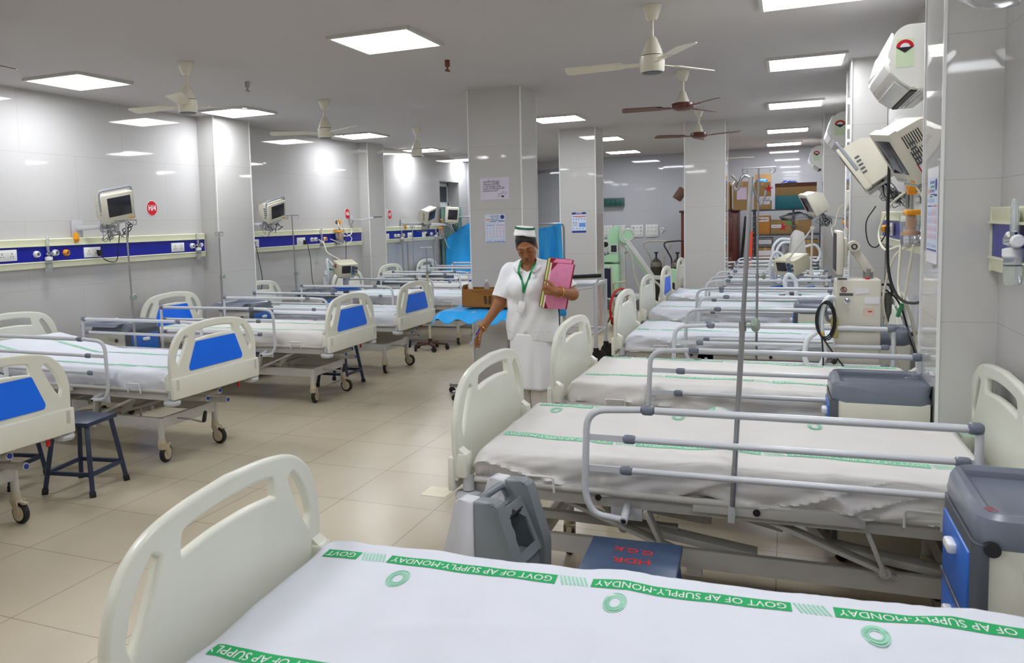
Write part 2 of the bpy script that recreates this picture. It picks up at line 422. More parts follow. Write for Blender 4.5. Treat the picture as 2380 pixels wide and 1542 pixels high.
fan('cream ceiling fan at the front left with motor above the first bay', FCR, FCR, angs=(-60, 60, 180), drop=.29).location = (-4.16, 5.06, CEIL)
fan('cream ceiling fan second from the front on the left', FCR, FCR, angs=(-30, 88, 205), drop=.29).location = (-4.26, 7.25, CEIL)
fan('cream ceiling fan third from the front on the left', FCR, FCR, angs=(-10, 110, 230), drop=.29).location = (-4.48, 9.97, CEIL)
fan('large cream ceiling fan hanging right of centre, nearest the camera', FCR, FCR, angs=(-60, 58, 180), drop=.31, R=.53).location = (-.748, 5.16, CEIL)
fan('brown bladed ceiling fan just below the large cream fan', FBR, FBR, True, angs=(-52, 68, 188), drop=.30, R=.52).location = (-.838, 7.58, CEIL)
fan('brown bladed ceiling fan in front of the third column', FBR, FBR, True, angs=(-25, 95, 203), drop=.30, R=.52).location = (-.965, 10.36, CEIL)
fan('brown ceiling fan of which only a blade tip shows at the upper left edge', FBR, FBR, True, angs=(-22, 98, 218), drop=.27, R=.6).location = (-4.12, 2.95, CEIL)
fan('white ceiling fan far back right of the third column', FCR, FCR, angs=(10, 130, 250), drop=.30, R=.52).location = (-1.0, 14.4, CEIL)
# stub hooks left in the ceiling
for (x, y, m_, lab) in ((-4.27, 5.985, STL, 'short metal ceiling stub right of the front left fan'), (-2.43, 6.04, mat('rusty metal', (120, 66, 40), .7, var=.3, scale=60), 'rusty ceiling stub right of the largest light panel')):
    b = MB(); b.cyl((0, 0, 0), (0, 0, -.05), .02, n=12).cyl((0, 0, -.05), (0, 0, -.075), .009, n=8).cyl((-.018, 0, -.075), (.018, 0, -.085), .009, n=8)
    tag(b.build('ceiling_stub', m_, None, (x, y, CEIL)), lab, 'ceiling stub', 'ceiling stubs')

# ------------------------------------------------------------------ air conditioners
ACW = mat('glossy white ac casing', (238, 238, 232), .16, var=.01)
def aircon(label, y0, L=.95, z0=2.27, wallx=None, sx=1.):
    wx = wallx if wallx is not None else xr(y0+L/2)-.035
    t = thing('air_conditioner', label, 'air conditioner', (wx, y0, z0), group='wall air conditioners on the right wall')
    prof = rnd_poly([(0, .0), (-.12, .0), (-.205, .07), (-.245, .16), (-.205, .31), (-.16, .345), (0, .345)], [.0, .02, .05, .08, .06, .03, 0])
    M = Matrix(((1, 0, 0, 0), (0, 0, 1, 0), (0, 1, 0, 0), (0, 0, 0, 1)))
    b = MB(); b.prism(prof, .0, L, M, .012, 2); b.build('casing', ACW, t)
    fp = rnd_poly([(-.222, .095), (-.257, .16), (-.217, .318), (-.205, .312), (-.235, .16), (-.21, .095)], .02)
    b = MB(); b.prism(fp, .05, L-.05, M, .004, 1); b.build('front_panel', ACW, t)
    b = MB()
    R = Matrix.Rotation(radians(-41), 3, 'Y')
    b.box((-.165, L/2, .028), (.085, L-.14, .012), Matrix.Rotation(radians(39.5), 3, 'Y'), .003); b.build('louver', mat('pale ac louver', (206, 208, 208), .3), t)
    b = MB(); b.box((-.11, L/2, -.001), (.03, L-.12, .01)); b.build('air_outlet', BLK, t)
    b = MB()
    for k in range(3): b.b2((-.06-.02*k, .1, -.004), (-.052-.02*k, L-.1, .002))
    b.build('bottom_grille', LGR, t)
    # rating sticker on the near end
    st = MB().b2((-.20, -.0016, .12), (-.12, 0, .27), 0).build('rating_sticker', mat('pale green sticker', (214, 232, 196), .5), t)
    s = MB(); MX = Matrix(((1, 0, 0, -.16), (0, 0, 1, 0), (0, 1, 0, .225), (0, 0, 0, 1)))
    s.prism([(.04*cos(a), .04*sin(a)) for a in np.linspace(0, pi, 13)], -.0026, -.0018, MX); s.build('rating_dial', RED, st)
    s = MB(); s.prism([(.022*cos(a), .022*sin(a)) for a in np.linspace(0, pi, 11)], -.0034, -.0027, MX)
    s.build('rating_dial_center', PAP, st)
    s = MB(); s.prism([(-.04, 0), (.04, 0), (0, -.03)], -.003, -.0018, MX); s.build('rating_band', BLK, st)
    return t
aircon('nearest and largest white air conditioner high on the right wall beside the front pilaster', 5.2, 1.0, 2.285).scale = (1.06, 1, 1)
aircon('second white air conditioner between the front and middle right pilasters', 9.9, .95, 2.31, wallx=.728).scale = (1.3, 1, 1.12)
aircon('farthest white air conditioner high in the back right corner', 15.3, .95, 2.36, wallx=.65).scale = (1.2, 1, 1.12)
# ================================================================== hospital beds
# local frame: x towards the foot end, origin on the floor under the bed centre; panels at x = +-1.05
SH = {}
def panel_outline():
    L = []
    half = [(.455, .56), (.462, .70), (.458, .79), (.418, .885), (.335, .952), (.20, .982), (0, .995)]
    pts = spl([(x, y, 0) for x, y in half[1:]], 6)
    right = [(.455, .56)]+[(p.x, p.y) for p in pts]
    return right+[(-x, y) for x, y in right[-2::-1]]
def panel_holes():
    top = rnd_poly([(-.225, .868), (-.08, .882), (.08, .882), (.225, .868), (.215, .945), (.08, .96), (-.08, .96), (-.215, .945)], [.02, .05, .05, .02, .028, .05, .05, .028])
    r = rnd_poly([(.272, .91), (.315, .935), (.385, .868), (.425, .765), (.40, .705), (.352, .765)], [.016, .016, .05, .02, .018, .06])
    return [top, r, [(-x, y) for x, y in r[::-1]]]
def make_panel():
    if 'panel' in SH: return SH['panel']
    me = curve_mesh('foot_panel', [panel_outline()]+panel_holes(), .004, .011, bres=3)
    # stand the outline up: curve x -> y, curve y -> z, thickness -> x
    me.transform(Matrix(((0, 0, 1, 0), (1, 0, 0, 0), (0, 1, 0, 0), (0, 0, 0, 1))))
    b = MB(); b.bm.from_mesh(me)
    b.b2((.004, -.475, .505), (.032, .475, .648), .006)                  # lower band
    for s in (-1, 1):
        b.b2((-.052, s*.405, .56), (.012, s*.468, .665), .008)
        b.prism([(-.05, .655), (.01, .655), (.01, .70), (-.018, .68)], s*.41, s*.465, Matrix(((1, 0, 0, 0), (0, 0, 1, 0), (0, 1, 0, 0), (0, 0, 0, 1))))
    me = b.mesh('foot_panel', 50)
    SH['panel'] = me
    b = MB(); po = rnd_poly([(-.285, .675), (.285, .675), (.295, .70), (.215, .868), (-.215, .868), (-.295, .70)], .012)
    b.prism(po, .016, .0185, Matrix(((0, 0, 1, 0), (1, 0, 0, 0), (0, 1, 0, 0), (0, 0, 0, 1)))); SH['inlay'] = b.mesh('panel_inlay')
    b = MB()
    for s in (-1, 1): b.b2((.033, s*.43-.013, .565), (.0325, s*.43+.013, .635))
    SH['socket'] = b.mesh('mount_socket')
    return me
def make_parts():
    make_panel()
    b = MB(); b.cyl((0, 0, .12), (0, 0, .055), .024, n=20).lathe([(.03, .05), (.052, .045), (.058, .03), (.052, .014), (.03, .008)], n=28); SH['bumper'] = b.mesh('corner_bumper')
    # mattress platform and upper frame
    b = MB()
    for s in (-1, 1):
        b.b2((-.99, s*.40-.015, .485), (.99, s*.40+.015, .535), .004)
        b.tube(arcpath([(.985, s*.43, .553), (.1, s*.445, .553), (-.985, s*.43, .553)], .02), .014, 10)
        b.b2((-.45, s*.448-.006, .515), (.12, s*.448+.006, .555), .002)
    for x in (-.99, -.5, 0, .5, .99): b.b2((x-.015, -.40, .487), (x+.015, .40, .53), .003)
    b.b2((-.97, -.41, .536), (.97, .41, .556))
    for y in (-.2, .2): b.b2((-.8, y-.02, .45), (.85, y+.02, .485), .003)
    SH['upper'] = b.mesh('mattress_platform')
    b = MB(); lo, hi = .25, .325
    for s in (-1, 1): b.b2((-.78, s*.29-.015, lo), (.78, s*.29+.015, hi), .003)
    for x in (-.765, .765): b.b2((x-.015, -.29, lo), (x+.015, .29, hi), .003)
    for x in (-.765, .765):
        for s in (-1, 1): b.cyl((x, s*.29, hi), (x, s*.29, .165), .023, n=16)
    b.b2((.1, .26, .215), (.16, .3, .265), .004).b2((.1, -.3, .215), (.16, -.26, .265), .004)
    SH['base'] = b.mesh('base_frame')
    # one lift arm pair per end
    b = MB()
    for s in (-1, 1):
        b.beam((.52, s*.25, .49), (.40, s*.25, .345), .03, .065, .002, up=(0, 1, 0))
        b.beam((.42, s*.235, .36), (-.1, s*.235, .29), .028, .075, .002, up=(0, 1, 0))
        b.cyl((.405, s*.262, .352), (.405, s*.278, .352), .022, n=14)
    b.cyl((.41, -.25, .352), (.41, .25, .352), .016, n=12)
    b.beam((.35, 0, .45), (-.2, 0, .33), .06, .05, .003)
    for s in (-1, 1): b.beam((.30, s*.40, .49), (.24, s*.36, .33), .016, .06, .002, up=(0, 1, 0)); b.cyl((.24, s*.37, .335), (.24, s*.385, .335), .02, n=14); b.beam((.62, s*.36, .48), (.2, s*.33, .31), .016, .055, .002, up=(0, 1, 0))
    SH['arm'] = b.mesh('lift_arm')
    b = MB(); b.beam((.92, .1, .45), (.1, .1, .36), .04, .04, .004).cyl((.98, .1, .457), (.9, .1, .447), .024, n=16)
    b.beam((.95, -.05, .43), (.2, -.05, .40), .036, .036, .004).cyl((.99, -.05, .431), (.93, -.05, .428), .022, n=16)
    b.beam((.90, .22, .36), (.2, .2, .34), .036, .036, .004).cyl((.95, .222, .362), (.88, .22, .358), .022, n=16)
    SH['screws'] = b.mesh('crank_screw')
    b = MB()
    for (x, y, z) in ((.982, .1, .457), (.992, -.05, .431), (.952, .222, .362)): b.cyl((x-.004, y, z), (x+.004, y, z), .014, n=14)
    SH['screwcap'] = b.mesh('screw_cap')
    b = MB(); b.tube(arcpath([(.80, -.16, .30), (.93, -.17, .30), (.96, -.1, .27), (.985, -.1, .27)], .012), .006, 8); SH['crank'] = b.mesh('crank_handle')
    b = MB(); b.lathe([(.010, 0), (.015, .01), (.013, .07), (.009, .08)], (.985, -.1, .27), (.15, .1, 1), 14); SH['grip'] = b.mesh('crank_grip')
    # casters
    b = MB(); b.cyl((0, 0, .175), (0, 0, .135), .028, n=18).box((.012, 0, .118), (.06, .052, .044), None, .012)
    for s in (-1, 1): b.prism(rnd_poly([(-.02, .14), (.04, .14), (.062, .07), (.05, .045), (.03, .045)], .01), s*.026-.003, s*.026+.003, Matrix(((1, 0, 0, 0), (0, 0, 1, 0), (0, 1, 0, 0), (0, 0, 0, 1))))
    b.prism(rnd_poly([(.04, .11), (.10, .118), (.105, .128), (.04, .13)], .004), -.012, .012, Matrix(((1, 0, 0, 0), (0, 0, 1, 0), (0, 1, 0, 0), (0, 0, 0, 1))))
    b.cyl((.04, -.022, .0625), (.04, .022, .0625), .043, n=24)
    SH['caster'] = b.mesh('caster')
    b = MB(); b.lathe([(.044, -.016), (.058, -.016), (.0625, -.009), (.0625, .009), (.058, .016), (.044, .016)], (.04, 0, .0625), (0, 1, 0), 32, caps=False); SH['tyre'] = b.mesh('caster_tyre')
    # drop side rail, built for the +y side
    b = MB(); y = .50; R = .0132
    xb, xh, zt = .50, -.765, .90
    b.tube(arcpath([(xb-.20, y, zt), (xb, y, zt-.012), (xb+.012, y, .56), (xb-.02, y, .485), (xb-.135, y, .472)], .075, 7), R, 12)
    b.tube([(xb-.135, y+.014, .472), (xb-.135, y-.09, .50)], R*1.15, 12)
    b.tube([(xh, y, zt+.002), (xh, y, .56)], R, 12); b.tube(arcpath([(xh, y, .58), (xh, y, .485), (xh-.10, y, .472)], .07, 6), R, 12); b.tube([(xh-.1, y+.014, .472), (xh-.1, y-.1, .50)], R, 12)
    b.tube([(xb-.25, y, zt-.001), (xh+.03, y, zt)], .0142, 12)
    for z, d in ((.785, .02), (.665, .04)):
        b.b2((xb-.005, y-.004, z-.012), (xb-.15+d*.6, y+.004, z+.012))
        b.tube([(xb-.19+d*.6, y, z), (xh+.06, y, z+.004)], .0122, 12)
        b.b2((xh, y-.004, z-.008), (xh+.05, y+.004, z+.014))
    for x in (xb-.13, xh-.1): b.b2((x-.06, y-.095, .44), (x+.06, y-.085, .55), .003)
    SH['rail'] = b.mesh('side_rail')
    js = []
    for x, z, r in ((xb-.225, zt-.001, .019), (xh+.012, zt+.002, .021), (xb-.17+.012, .785, .0175), (xb-.17+.024, .665, .0175), (xh+.045, .789, .0175), (xh+.045, .669, .0175)): js.append((x, z, r))
    SH['joints'] = []
    for x, z, r in js:
        q = MB(); q.box((x, y, z), (.05, r*1.75, r*1.9), None, r*.7, 3); q.cyl((x-.012, y+.01, z), (x-.012, y+.0165, z), .0045, n=8); SH['joints'].append(q.mesh('rail_joint'))
    q = MB(); q.cyl((xb-.135, y+.011, .472), (xb-.135, y+.016, .472), .0095, n=12); q.cyl((xh-.1, y+.011, .472), (xh-.1, y+.016, .472), .0095, n=12)
    q.cyl((xb-.03, y-.045, .535), (xb-.03, y-.038, .535), .012, n=12); q.cyl((-.1, y-.048, .535), (-.1, y-.04, .535), .013, n=12)
    SH['plug'] = q.mesh('rail_end_plug')
    SH['loops'] = []
    for x in (.70, -.62):
        q = MB(); q.tube(arcpath([(x-.055, y-.045, .535), (x-.055, y-.035, .60), (x+.055, y-.035, .60), (x+.055, y-.045, .535)], .012), .0045, 8)
        SH['loops'].append(q.mesh('retainer_loop'))
    q = MB(); q.b2((.905, .40, .42), (.915, .425, .50), .002); SH['lever'] = q.mesh('release_lever')
def flip(me):
    k = me.name+'~m'
    if k not in SH:
        m = me.copy(); m.transform(Matrix.Diagonal((1, -1, 1, 1))); m.flip_normals(); SH[k] = m
    return SH[k]
make_parts()
CAPB = mat('blue cap plastic', (26, 60, 170), .4)
REDP = mat('red lever plastic', (214, 20, 24), .4)
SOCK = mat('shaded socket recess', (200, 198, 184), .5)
def bed(label, loc, rz, inlay=True, headin=False, rails=(1, 1), dz=0., cast=None, crank=True, hx=-1.05, px=0.):
    t = thing('hospital_bed', label, 'bed', (loc[0], loc[1], 0), rz, 'hospital beds of the ward')
    def up(n, me, m, par=t, l=(0, 0, 0), r=None): return obj(n, me, m, par, (l[0], l[1], l[2]+(dz if par is t else 0)), r)
    f = up('foot_panel', SH['panel'], ABS, t, (1.03+px, 0, 0))
    obj('mount_socket', SH['socket'], SOCK, f)
    if inlay: obj('panel_inlay', SH['inlay'], BLU, f)['label'] = 'blue panel inlay'
    if inlay and px: obj('panel_inlay', SH['inlay'], BLU, f, (0, 0, 0), (0, 0, pi))['label'] = 'blue panel inlay'
    h = up('head_panel', SH['panel'].copy() if 0 else SH['panel'], ABS, t, (hx, 0, .0), (0, 0, pi))
    if headin: o = obj('panel_inlay', SH['inlay'], BLU, h, (-.036, 0, 0)); o['label'] = 'blue panel inlay'
    for sx in (-1, 1):
        for sy in (-1, 1): up('corner_bumper', SH['bumper'], LGR if inlay or headin else GRY, t, (1.01 if sx > 0 else hx+.02, sy*.437, .452))
    up('mattress_platform', SH['upper'], FRM); obj('base_frame', SH['base'], FRM, t)
    a = up('lift_arm', SH['arm'], FRM); a2 = up('lift_arm', SH['arm'], FRM, t, (-.92+.16, 0, 0))
    s = up('crank_screw', SH['screws'], FRM); obj('screw_cap', SH['screwcap'], CAPB, s)
    if crank: c = obj('crank_handle', SH['crank'], STL, t); obj('crank_grip', SH['grip'], BLK, c)
    up('release_lever', SH['lever'], REDP)['label'] = 'red release lever'
    k = 0
    for sx in (-1, 1):
        for sy in (-1, 1):
            ang = (cast or [2.2, .4, 1.75, -.1])[k]; k += 1
            c = obj('caster', SH['caster'], CST, t, (sx*.765, sy*.29, 0), (0, 0, ang)); obj('caster_tyre', SH['tyre'], BLK, c)
    for i, sy in enumerate((1, -1)):
        g = (lambda m: m) if sy > 0 else flip
        [up('retainer_loop', g(l), WHT) for l in SH['loops']]
        if rails[i]:
            r = up('side_rail', g(SH['rail']), RAIL)
            for j in SH['joints']: obj('rail_joint', g(j), GRY, r)
            obj('rail_end_plug', g(SH['plug']), BLK, r)
    return t

# ---- sheeted mattresses with printed green bands
def ridge(x, y, sd, w): return max(0., 1-abs(nz(x, y, sd))*w)
def sheet_z(x, y, seed, raise_=0., tent=0., amp=1.):
    z = .683
    z += amp*(.004*nz(x*2.2, y*2.6, seed)+.0016*nz(x*9, y*7, seed+3))
    a, c = cos(seed*1.3), sin(seed*1.3)
    z += amp*.0050*ridge(x*1.1+y*.9*a, y*1.3-x*.5*c, seed+5., 9)*(.35+.65*max(0., nz(x*1.1, y*1.7, seed+15)+.35))
    z += amp*.0034*ridge(x*2.6*a+y*1.6, y*2.4*a-x*1.9, seed+8., 8)*max(0., .4+nz(x*1.9, y*1.9, seed+25))
    z += amp*.0045*ridge(x*.55, y*.16+x*.3, seed+11., 16)
    if tent: z += tent*math.exp(-((x+.02+.25*y)/.05)**2)*math.exp(-((y+.34)/.16)**2)
    if raise_: z += raise_*max(0., -x-.28)
    return z
def mattress(label, loc, rz, seed, tint=None, band=True, detail=False, raise_=0., dz=0., bands=(-.27, .17), messy=1., text_shift=0., mir=1, xs=(-.985, .985), emb=.0, tent=0.):
    t = thing('mattress', label, 'mattress', (loc[0], loc[1], dz), rz, 'sheeted mattresses on the beds')
    nu, nv = (230, 90) if detail else (100, 50)
    x0, x1 = xs
    prof = [(-.405, .0), (-.425, .012), (-.44, .05), (-.442, .09), (-.428, .122), (-.405, .132)]
    def f(u, v):
        x = x0+(x1-x0)*u; e = min(u, 1-u)*(x1-x0)
        # v: 0..0.22 left side, 0.22..0.78 top, rest right side
        if v < .22: k = v/.22; sgn = -1; side = True
        elif v > .78: k = (1-v)/.22; sgn = 1; side = True
        else: side = False
        drop = 0.; sh = 0.
        if e < .05: q = 1-e/.05; drop = .045*q*q; sh = .02*q*q
        if side:
            q = k*(len(prof)-1); i = min(int(q), len(prof)-2); a = prof[i]; b = prof[i+1]; fr = q-i
            yy = a[0]+(b[0]-a[0])*fr; zz = a[1]+(b[1]-a[1])*fr
            w = messy*(1-k)**.6
            sg = 7 if sgn > 0 else 31; fold = .018*nz(x*2.6, k*1.7, seed+sg)+.010*nz(x*8+k*3, k*2.5, seed+11+sg)+.013*ridge(x*2.2-k*1.3, k*.9, seed+51+sg, 7)+.010*ridge(x*3.4+k*1.8, k*.7, seed+61+sg, 7)
            y = sgn*(-yy)+sgn*(fold*w*1.1+.004); y -= sgn*sh
            top = sheet_z(x, sgn*.405, seed, raise_, tent, messy)
            z = top-.132+zz-drop*k+ (.012*nz(x*1.7, seed*3., 4.)+.005*nz(x*6, seed, 8.)-.008)*(1-k)
            if e < .12: z -= 0.0
            return Vector((x, y, z))
        y = -.405+.81*(v-.22)/.56
        return Vector((x, y*(1-sh*1.2), sheet_z(x, y, seed, raise_, tent, messy)-drop))
    b = MB(); V = b.grid(f, nu, nv)
    b.bm.faces.new([r for r in V[0]]); b.bm.faces.new([r for r in V[-1]][::-1])
    # closed underside
    for i in range(nu-1):
        b.bm.faces.new((V[i][0], V[i+1][0], V[i+1][-1], V[i][-1]))
    s = b.build('bed_sheet', SHT if tint is None else tint, t, ang=60)
    if band:
        SZ = lambda x, y: sheet_z(x, y, seed, raise_, tent, messy)
        for bi, yb in enumerate(bands):
            hw = .026 if detail else .022
            x = x1-.03; off = text_shift+.37*bi
            xa = x1-.05; period = .57; solid = .477
            # solid runs carry the lettering, the rest is hatched
            start = x1-.05+off
            segs = []
            p = start
            while p > x0+.05:
                segs.append((p, p-solid, 'GOVT OF AP SUPPLY-MONDAY')); p -= period
            for (a, c, tx) in segs:
                aa, cc = min(a, x1-.06), max(c, x0+.06)
                if aa-cc > .05:
                    m = MB(); k = max(4, int((aa-cc)/.012))
                    m.grid(lambda u, v: Vector((aa+(cc-aa)*u, yb+hw*(2*v-1), SZ(aa+(cc-aa)*u, yb+hw*(2*v-1))+.0012)), k, 5)
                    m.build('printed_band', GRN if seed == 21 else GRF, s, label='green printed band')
                if detail or abs(loc[1]) < 5.5:
                    me = text_mesh(tx, .05, 0, 'LEFT', .0, 1.0).copy()
                    co = np.empty(len(me.vertices)*3); me.vertices.foreach_get('co', co); co = co.reshape(-1, 3)
                    wtot = co[:, 0].max(); sc = (solid-.02)/wtot
                    bm = bmesh.new(); bm.from_mesh(me); bmesh.ops.triangulate(bm, faces=bm.faces)
                    bmesh.ops.subdivide_edges(bm, edges=[e for e in bm.edges if e.calc_length() > .02], cuts=1)
                    kill = []
                    for v in bm.verts:
                        px = a-.01-v.co.x*sc if mir > 0 else c+.01+v.co.x*sc
                        py = yb
                        if mir > 0: py = yb-v.co.y*.9
                        else: py = yb+v.co.y*.9
                        if px > x1-.062 or px < x0+.062: kill.append(v)
                        v.co = (px, py, SZ(px, py)+.0024)
                    bmesh.ops.delete(bm, geom=kill, context='VERTS')
                    bm.to_mesh(me); bm.free()
                    if len(me.polygons): obj('band_lettering', fin(me), mat('white print', (236, 240, 238), .8), s)
            # hatching between the runs
            m = MB(); any_ = False
            for (a, c, tx) in segs:
                p = c-.004
                while p > c-(period-solid)+.022:
                    if x0+.07 < p < x1-.07:
                        q = [(p, yb-hw), (p-.005, yb-hw), (p-.020, yb+hw), (p-.015, yb+hw)]
                        m.bm.faces.new([m.bm.verts.new((X, Y, SZ(X, Y)+.0014)) for X, Y in q]); any_ = True
                    p -= .0105
            if any_: m.build('hatching_print', PGR, s, label='pale green hatching')
            else: m.bm.free()
        # ring emblems along the middle
        if detail:
            for k, x in enumerate(np.arange(x1-.57*4+emb, x1-.1, .57)):
                y = bands[0]+.105+(.006 if k % 2 else -.006)
                m = MB()
                for r, w in ((.021, .0028), (.0275, .0016), (.0145, .0016)):
                    m.grid(lambda u, v: Vector((x+(r+w*(v-.5)*2)*cos(2*pi*u), y+1.8*(r+w*(v-.5)*2)*sin(2*pi*u), SZ(x+r*cos(2*pi*u), y+r*sin(2*pi*u))+.0014)), 40, 2, cu=True)
                for a in np.linspace(0, 2*pi, 26)[:-1]:
                    m.grid(lambda u, v: Vector((x+(.0165+.007*(u))*cos(a+.1*v), y+1.8*(.0165+.007*(u))*sin(a+.1*v), SZ(x, y)+.0016)), 2, 2)
                m.build('printed_emblem', PGR, s, label='pale green ring emblem')
    return t
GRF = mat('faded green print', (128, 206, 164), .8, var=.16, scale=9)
SH_W = mat('slightly grey cotton sheet', (226, 223, 220), .85, spec=.2, var=.02, bump=.12, bscale=260)
# (foot x, centre y, extra yaw, side, inlay, head inlay, label, ...)
LB = [(-3.73, 2.93, 0, 1, 0, 'front left bed of which only the blue inlaid foot end shows at the left edge', 11),
      (-3.73, 4.71, -.01, 1, 0, 'bed with blue foot panel and raised mattress beside the navy stool on the left', 12),
      (-3.73, 6.72, .02, 1, 1, 'bed with blue foot panel and blue head panel below the first left pilaster', 13),
      (-3.75, 8.24, 0, 1, 0, 'blue foot panel bed just before the rusty drip stand on the left', 14),
      (-3.73, 10.4, 0, 0, 0, 'bed with plain cream foot panel partly behind the cardboard box, left side', 15),
      (-3.8, 11.95, 0, 0, 0, 'bed under the far left bedhead trunking, beyond the rusty drip stand', 16),
      (-3.85, 13.55, 0, 0, 0, 'farthest left bed beside the grey-green curtain', 17)]
for fx, cy, yw, inl, hin, lab, sd in LB:
    ca, sa = cos(yw), sin(yw); c = (fx-1.05*ca, cy-1.05*sa)
    bed(lab, c, yw, bool(inl), bool(hin), crank=inl)
    mattress('mattress under white sheet, '+{11: 'on the front left bed cut by the frame', 12: 'with raised head end, beside the navy stool', 13: 'on the bed below the first left pilaster', 14: 'on the bed before the rusty drip stand', 15: 'on the bed behind the cardboard box', 16: 'under the far left bedhead trunking', 17: 'on the farthest left bed'}[sd], c, yw, sd, raise_=.17 if sd == 12 else (.06 if sd == 17 else 0), tint=None if sd in (12, 14, 15) else SH_W, messy=1.2, mir=1, text_shift=.1*(sd % 5))
RB = [(-1.33, 1.735, .07, 0, 'nearest bed with plain cream foot panel filling the bottom of the photo', 21, .0, -.95),
      (-1.25, 3.58, .02, 0, 'second bed on the right with grey bumper and rails beside the grey suction unit', 22, .02, -.95),
      (-1.22, 5.03, 0, 0, 'third bed on the right, behind whose foot panel the nurse walks', 23, .02, -.89),
      (-1.25, 7.05, 0, 0, 'fourth bed on the right crossed by the upright drip stand', 24, .02, -.95),
      (-1.35, 8.93, 0, 0, 'fifth bed on the right with small plain cream foot panel', 25, .02, -.95),
      (-1.36, 10.5, 0, 1, 'sixth bed on the right whose foot panel shows a blue inlay edge', 26, .02, -.95),
      (-1.475, 13.05, 0, 0, 'bed behind the third column on the right', 27, .0, -.95),
      (-1.3, 14.35, 0, 0, 'farthest right bed before the storage rack', 28, .0, -.9)]
for fx, cy, yw, inl, lab, sd, dz, hx in RB:
    c = (fx+1.05, cy)
    tb = bed(lab, c, pi+yw, bool(inl), False, dz=dz, crank=False, hx=hx, px=0. if sd == 21 else .025, rails=(1, 1) if sd not in (21, 22) else ((0, 0) if sd == 21 else (1, 0)))
    tm = mattress('mattress under printed white sheet, '+{21: 'nearest, with bold green lettering bands', 22: 'on the bed beside the grey suction unit', 23: 'on the bed in front of the nurse', 24: 'on the fourth right bed', 25: 'on the fifth right bed', 26: 'on the bed with blue inlay edge at right', 27: 'on the bed behind the third column', 28: 'on the farthest right bed'}[sd], c, pi+yw, sd, detail=sd in (21, 22), dz=dz, mir=-1, bands=(-.325, .245) if sd == 21 else (-.37, .20), tint=None if sd not in (22, 23) else SH_W, text_shift=.36 if sd == 21 else .1*(sd % 4), xs=(hx+.065, .985), emb=.24 if sd == 21 else .4, tent=.03 if sd == 22 else 0, messy=1.9)
    if sd in (22, 23): tb.scale = tm.scale = (1, 1.06, 1)
# ================================================================== things on the walls
# wall-mounted builders use a local frame: +x out of the wall, y along it, z up
def trunking(label, side, y0, y1, zb=1.335, x=None):
    prof_top = [(0, .262), (.05, .262), (.058, .255), (.05, .205), (.066, .205), (.066, .195), (0, .195)]
    prof_bot = [(0, .062), (.062, .062), (.066, .055), (.06, .05), (.052, .004), (.045, 0), (0, 0)]
    t = thing('bedhead_trunking', label, 'bedhead trunking', (XL if side > 0 else (x if x is not None else xr((y0+y1)/2)), (y0+y1)/2, zb), 0 if side > 0 else pi, 'bedhead trunking on the walls')
    L = (y1-y0)/2
    M = Matrix(((1, 0, 0, 0), (0, 0, 1, 0), (0, 1, 0, 0), (0, 0, 0, 1)))
    for n, pr in (('upper_rail', prof_top), ('lower_rail', prof_bot)):
        b = MB(); b.prism(pr, -L, L, M); b.build(n, CRM, t)
    MB().b2((0, -L+.002, .06), (.05, L-.002, .197)).build('blue_fascia', RBL, t)
    b = MB()
    for s in (-1, 1): b.b2((0, s*(L+.002)-.002, .0), (.058, s*(L+.002)+.002, .262))
    b.build('end_cap', CRM, t)
    return t
FX = .05      # fascia face, distance from wall
def wpos(side, y, z, out=FX, x=None): 
    return ((XL+out) if side > 0 else (x if x is not None else xr(y))-out, y, z)
def socket(label, side, y, z, plug=None, x=None, w=.20, h=.095):
    t = thing('power_socket', label, 'power socket', wpos(side, y, z, x=x), 0 if side > 0 else pi, 'sockets on the bedhead trunking')
    b = MB(); b.box((.005, 0, 0), (.01, w, h), None, .003); b.build('cover_plate', WHT, t)
    b = MB(); b.box((.0115, 0, 0), (.004, w*.72, h*.62), None, .0015); b.build('socket_module', mat('socket white', (226, 226, 222), .4), t)
    b = MB()
    for s in (-1, 1):
        c = s*w*.24; b.box((.0137, c, .012), (.001, .006, .016)); b.box((.0137, c-.012, -.012), (.001, .008, .007)); b.box((.0137, c+.012, -.012), (.001, .008, .007))
    b.build('pin_holes', BLK, t)
    return t
def plug(label, side, y, z, x=None, cord=None, m=BLK):
    p = wpos(side, y, z, FX+.012, x); t = thing('mains_plug', label, 'mains plug', p, 0 if side > 0 else pi)
    b = MB(); b.prism(rnd_poly([(-.022, .018), (.022, .018), (.024, -.012), (.008, -.04), (-.008, -.04), (-.024, -.012)], .008), 0, .03, Matrix(((0, 0, 1, 0), (1, 0, 0, 0), (0, 1, 0, 0), (0, 0, 0, 1))), .004); b.build('plug_body', m, t)
    if cord:
        b = MB(); b.tube(spl(cord, 8), .0045, 6); o = b.build('cord', BAMB, t); o.location = (0, 0, 0)
        # the cord is given in world coordinates
        o.matrix_parent_inverse = (Matrix.Translation(p) @ Matrix.Rotation(t.rotation_euler.z, 4, 'Z')).inverted()
    return t
def outlet(label, side, y, z, m, core=DGR, x=None, r=.026):
    t = thing('gas_outlet', label, 'gas outlet', wpos(side, y, z, x=x), 0 if side > 0 else pi, 'medical gas outlets')
    MB().lathe([(r+.004, 0), (r+.004, .008), (r, .03), (r-.006, .036), (r-.01, .03)], ax=(1, 0, 0), n=24).build('bezel', m, t)
    MB().lathe([(.012, .02), (.013, .034), (.006, .036)], ax=(1, 0, 0), n=16).build('valve', core, t)
    return t
CLB = mat('clear bottle plastic', (232, 236, 240), .1, trans=.75, var=.01)
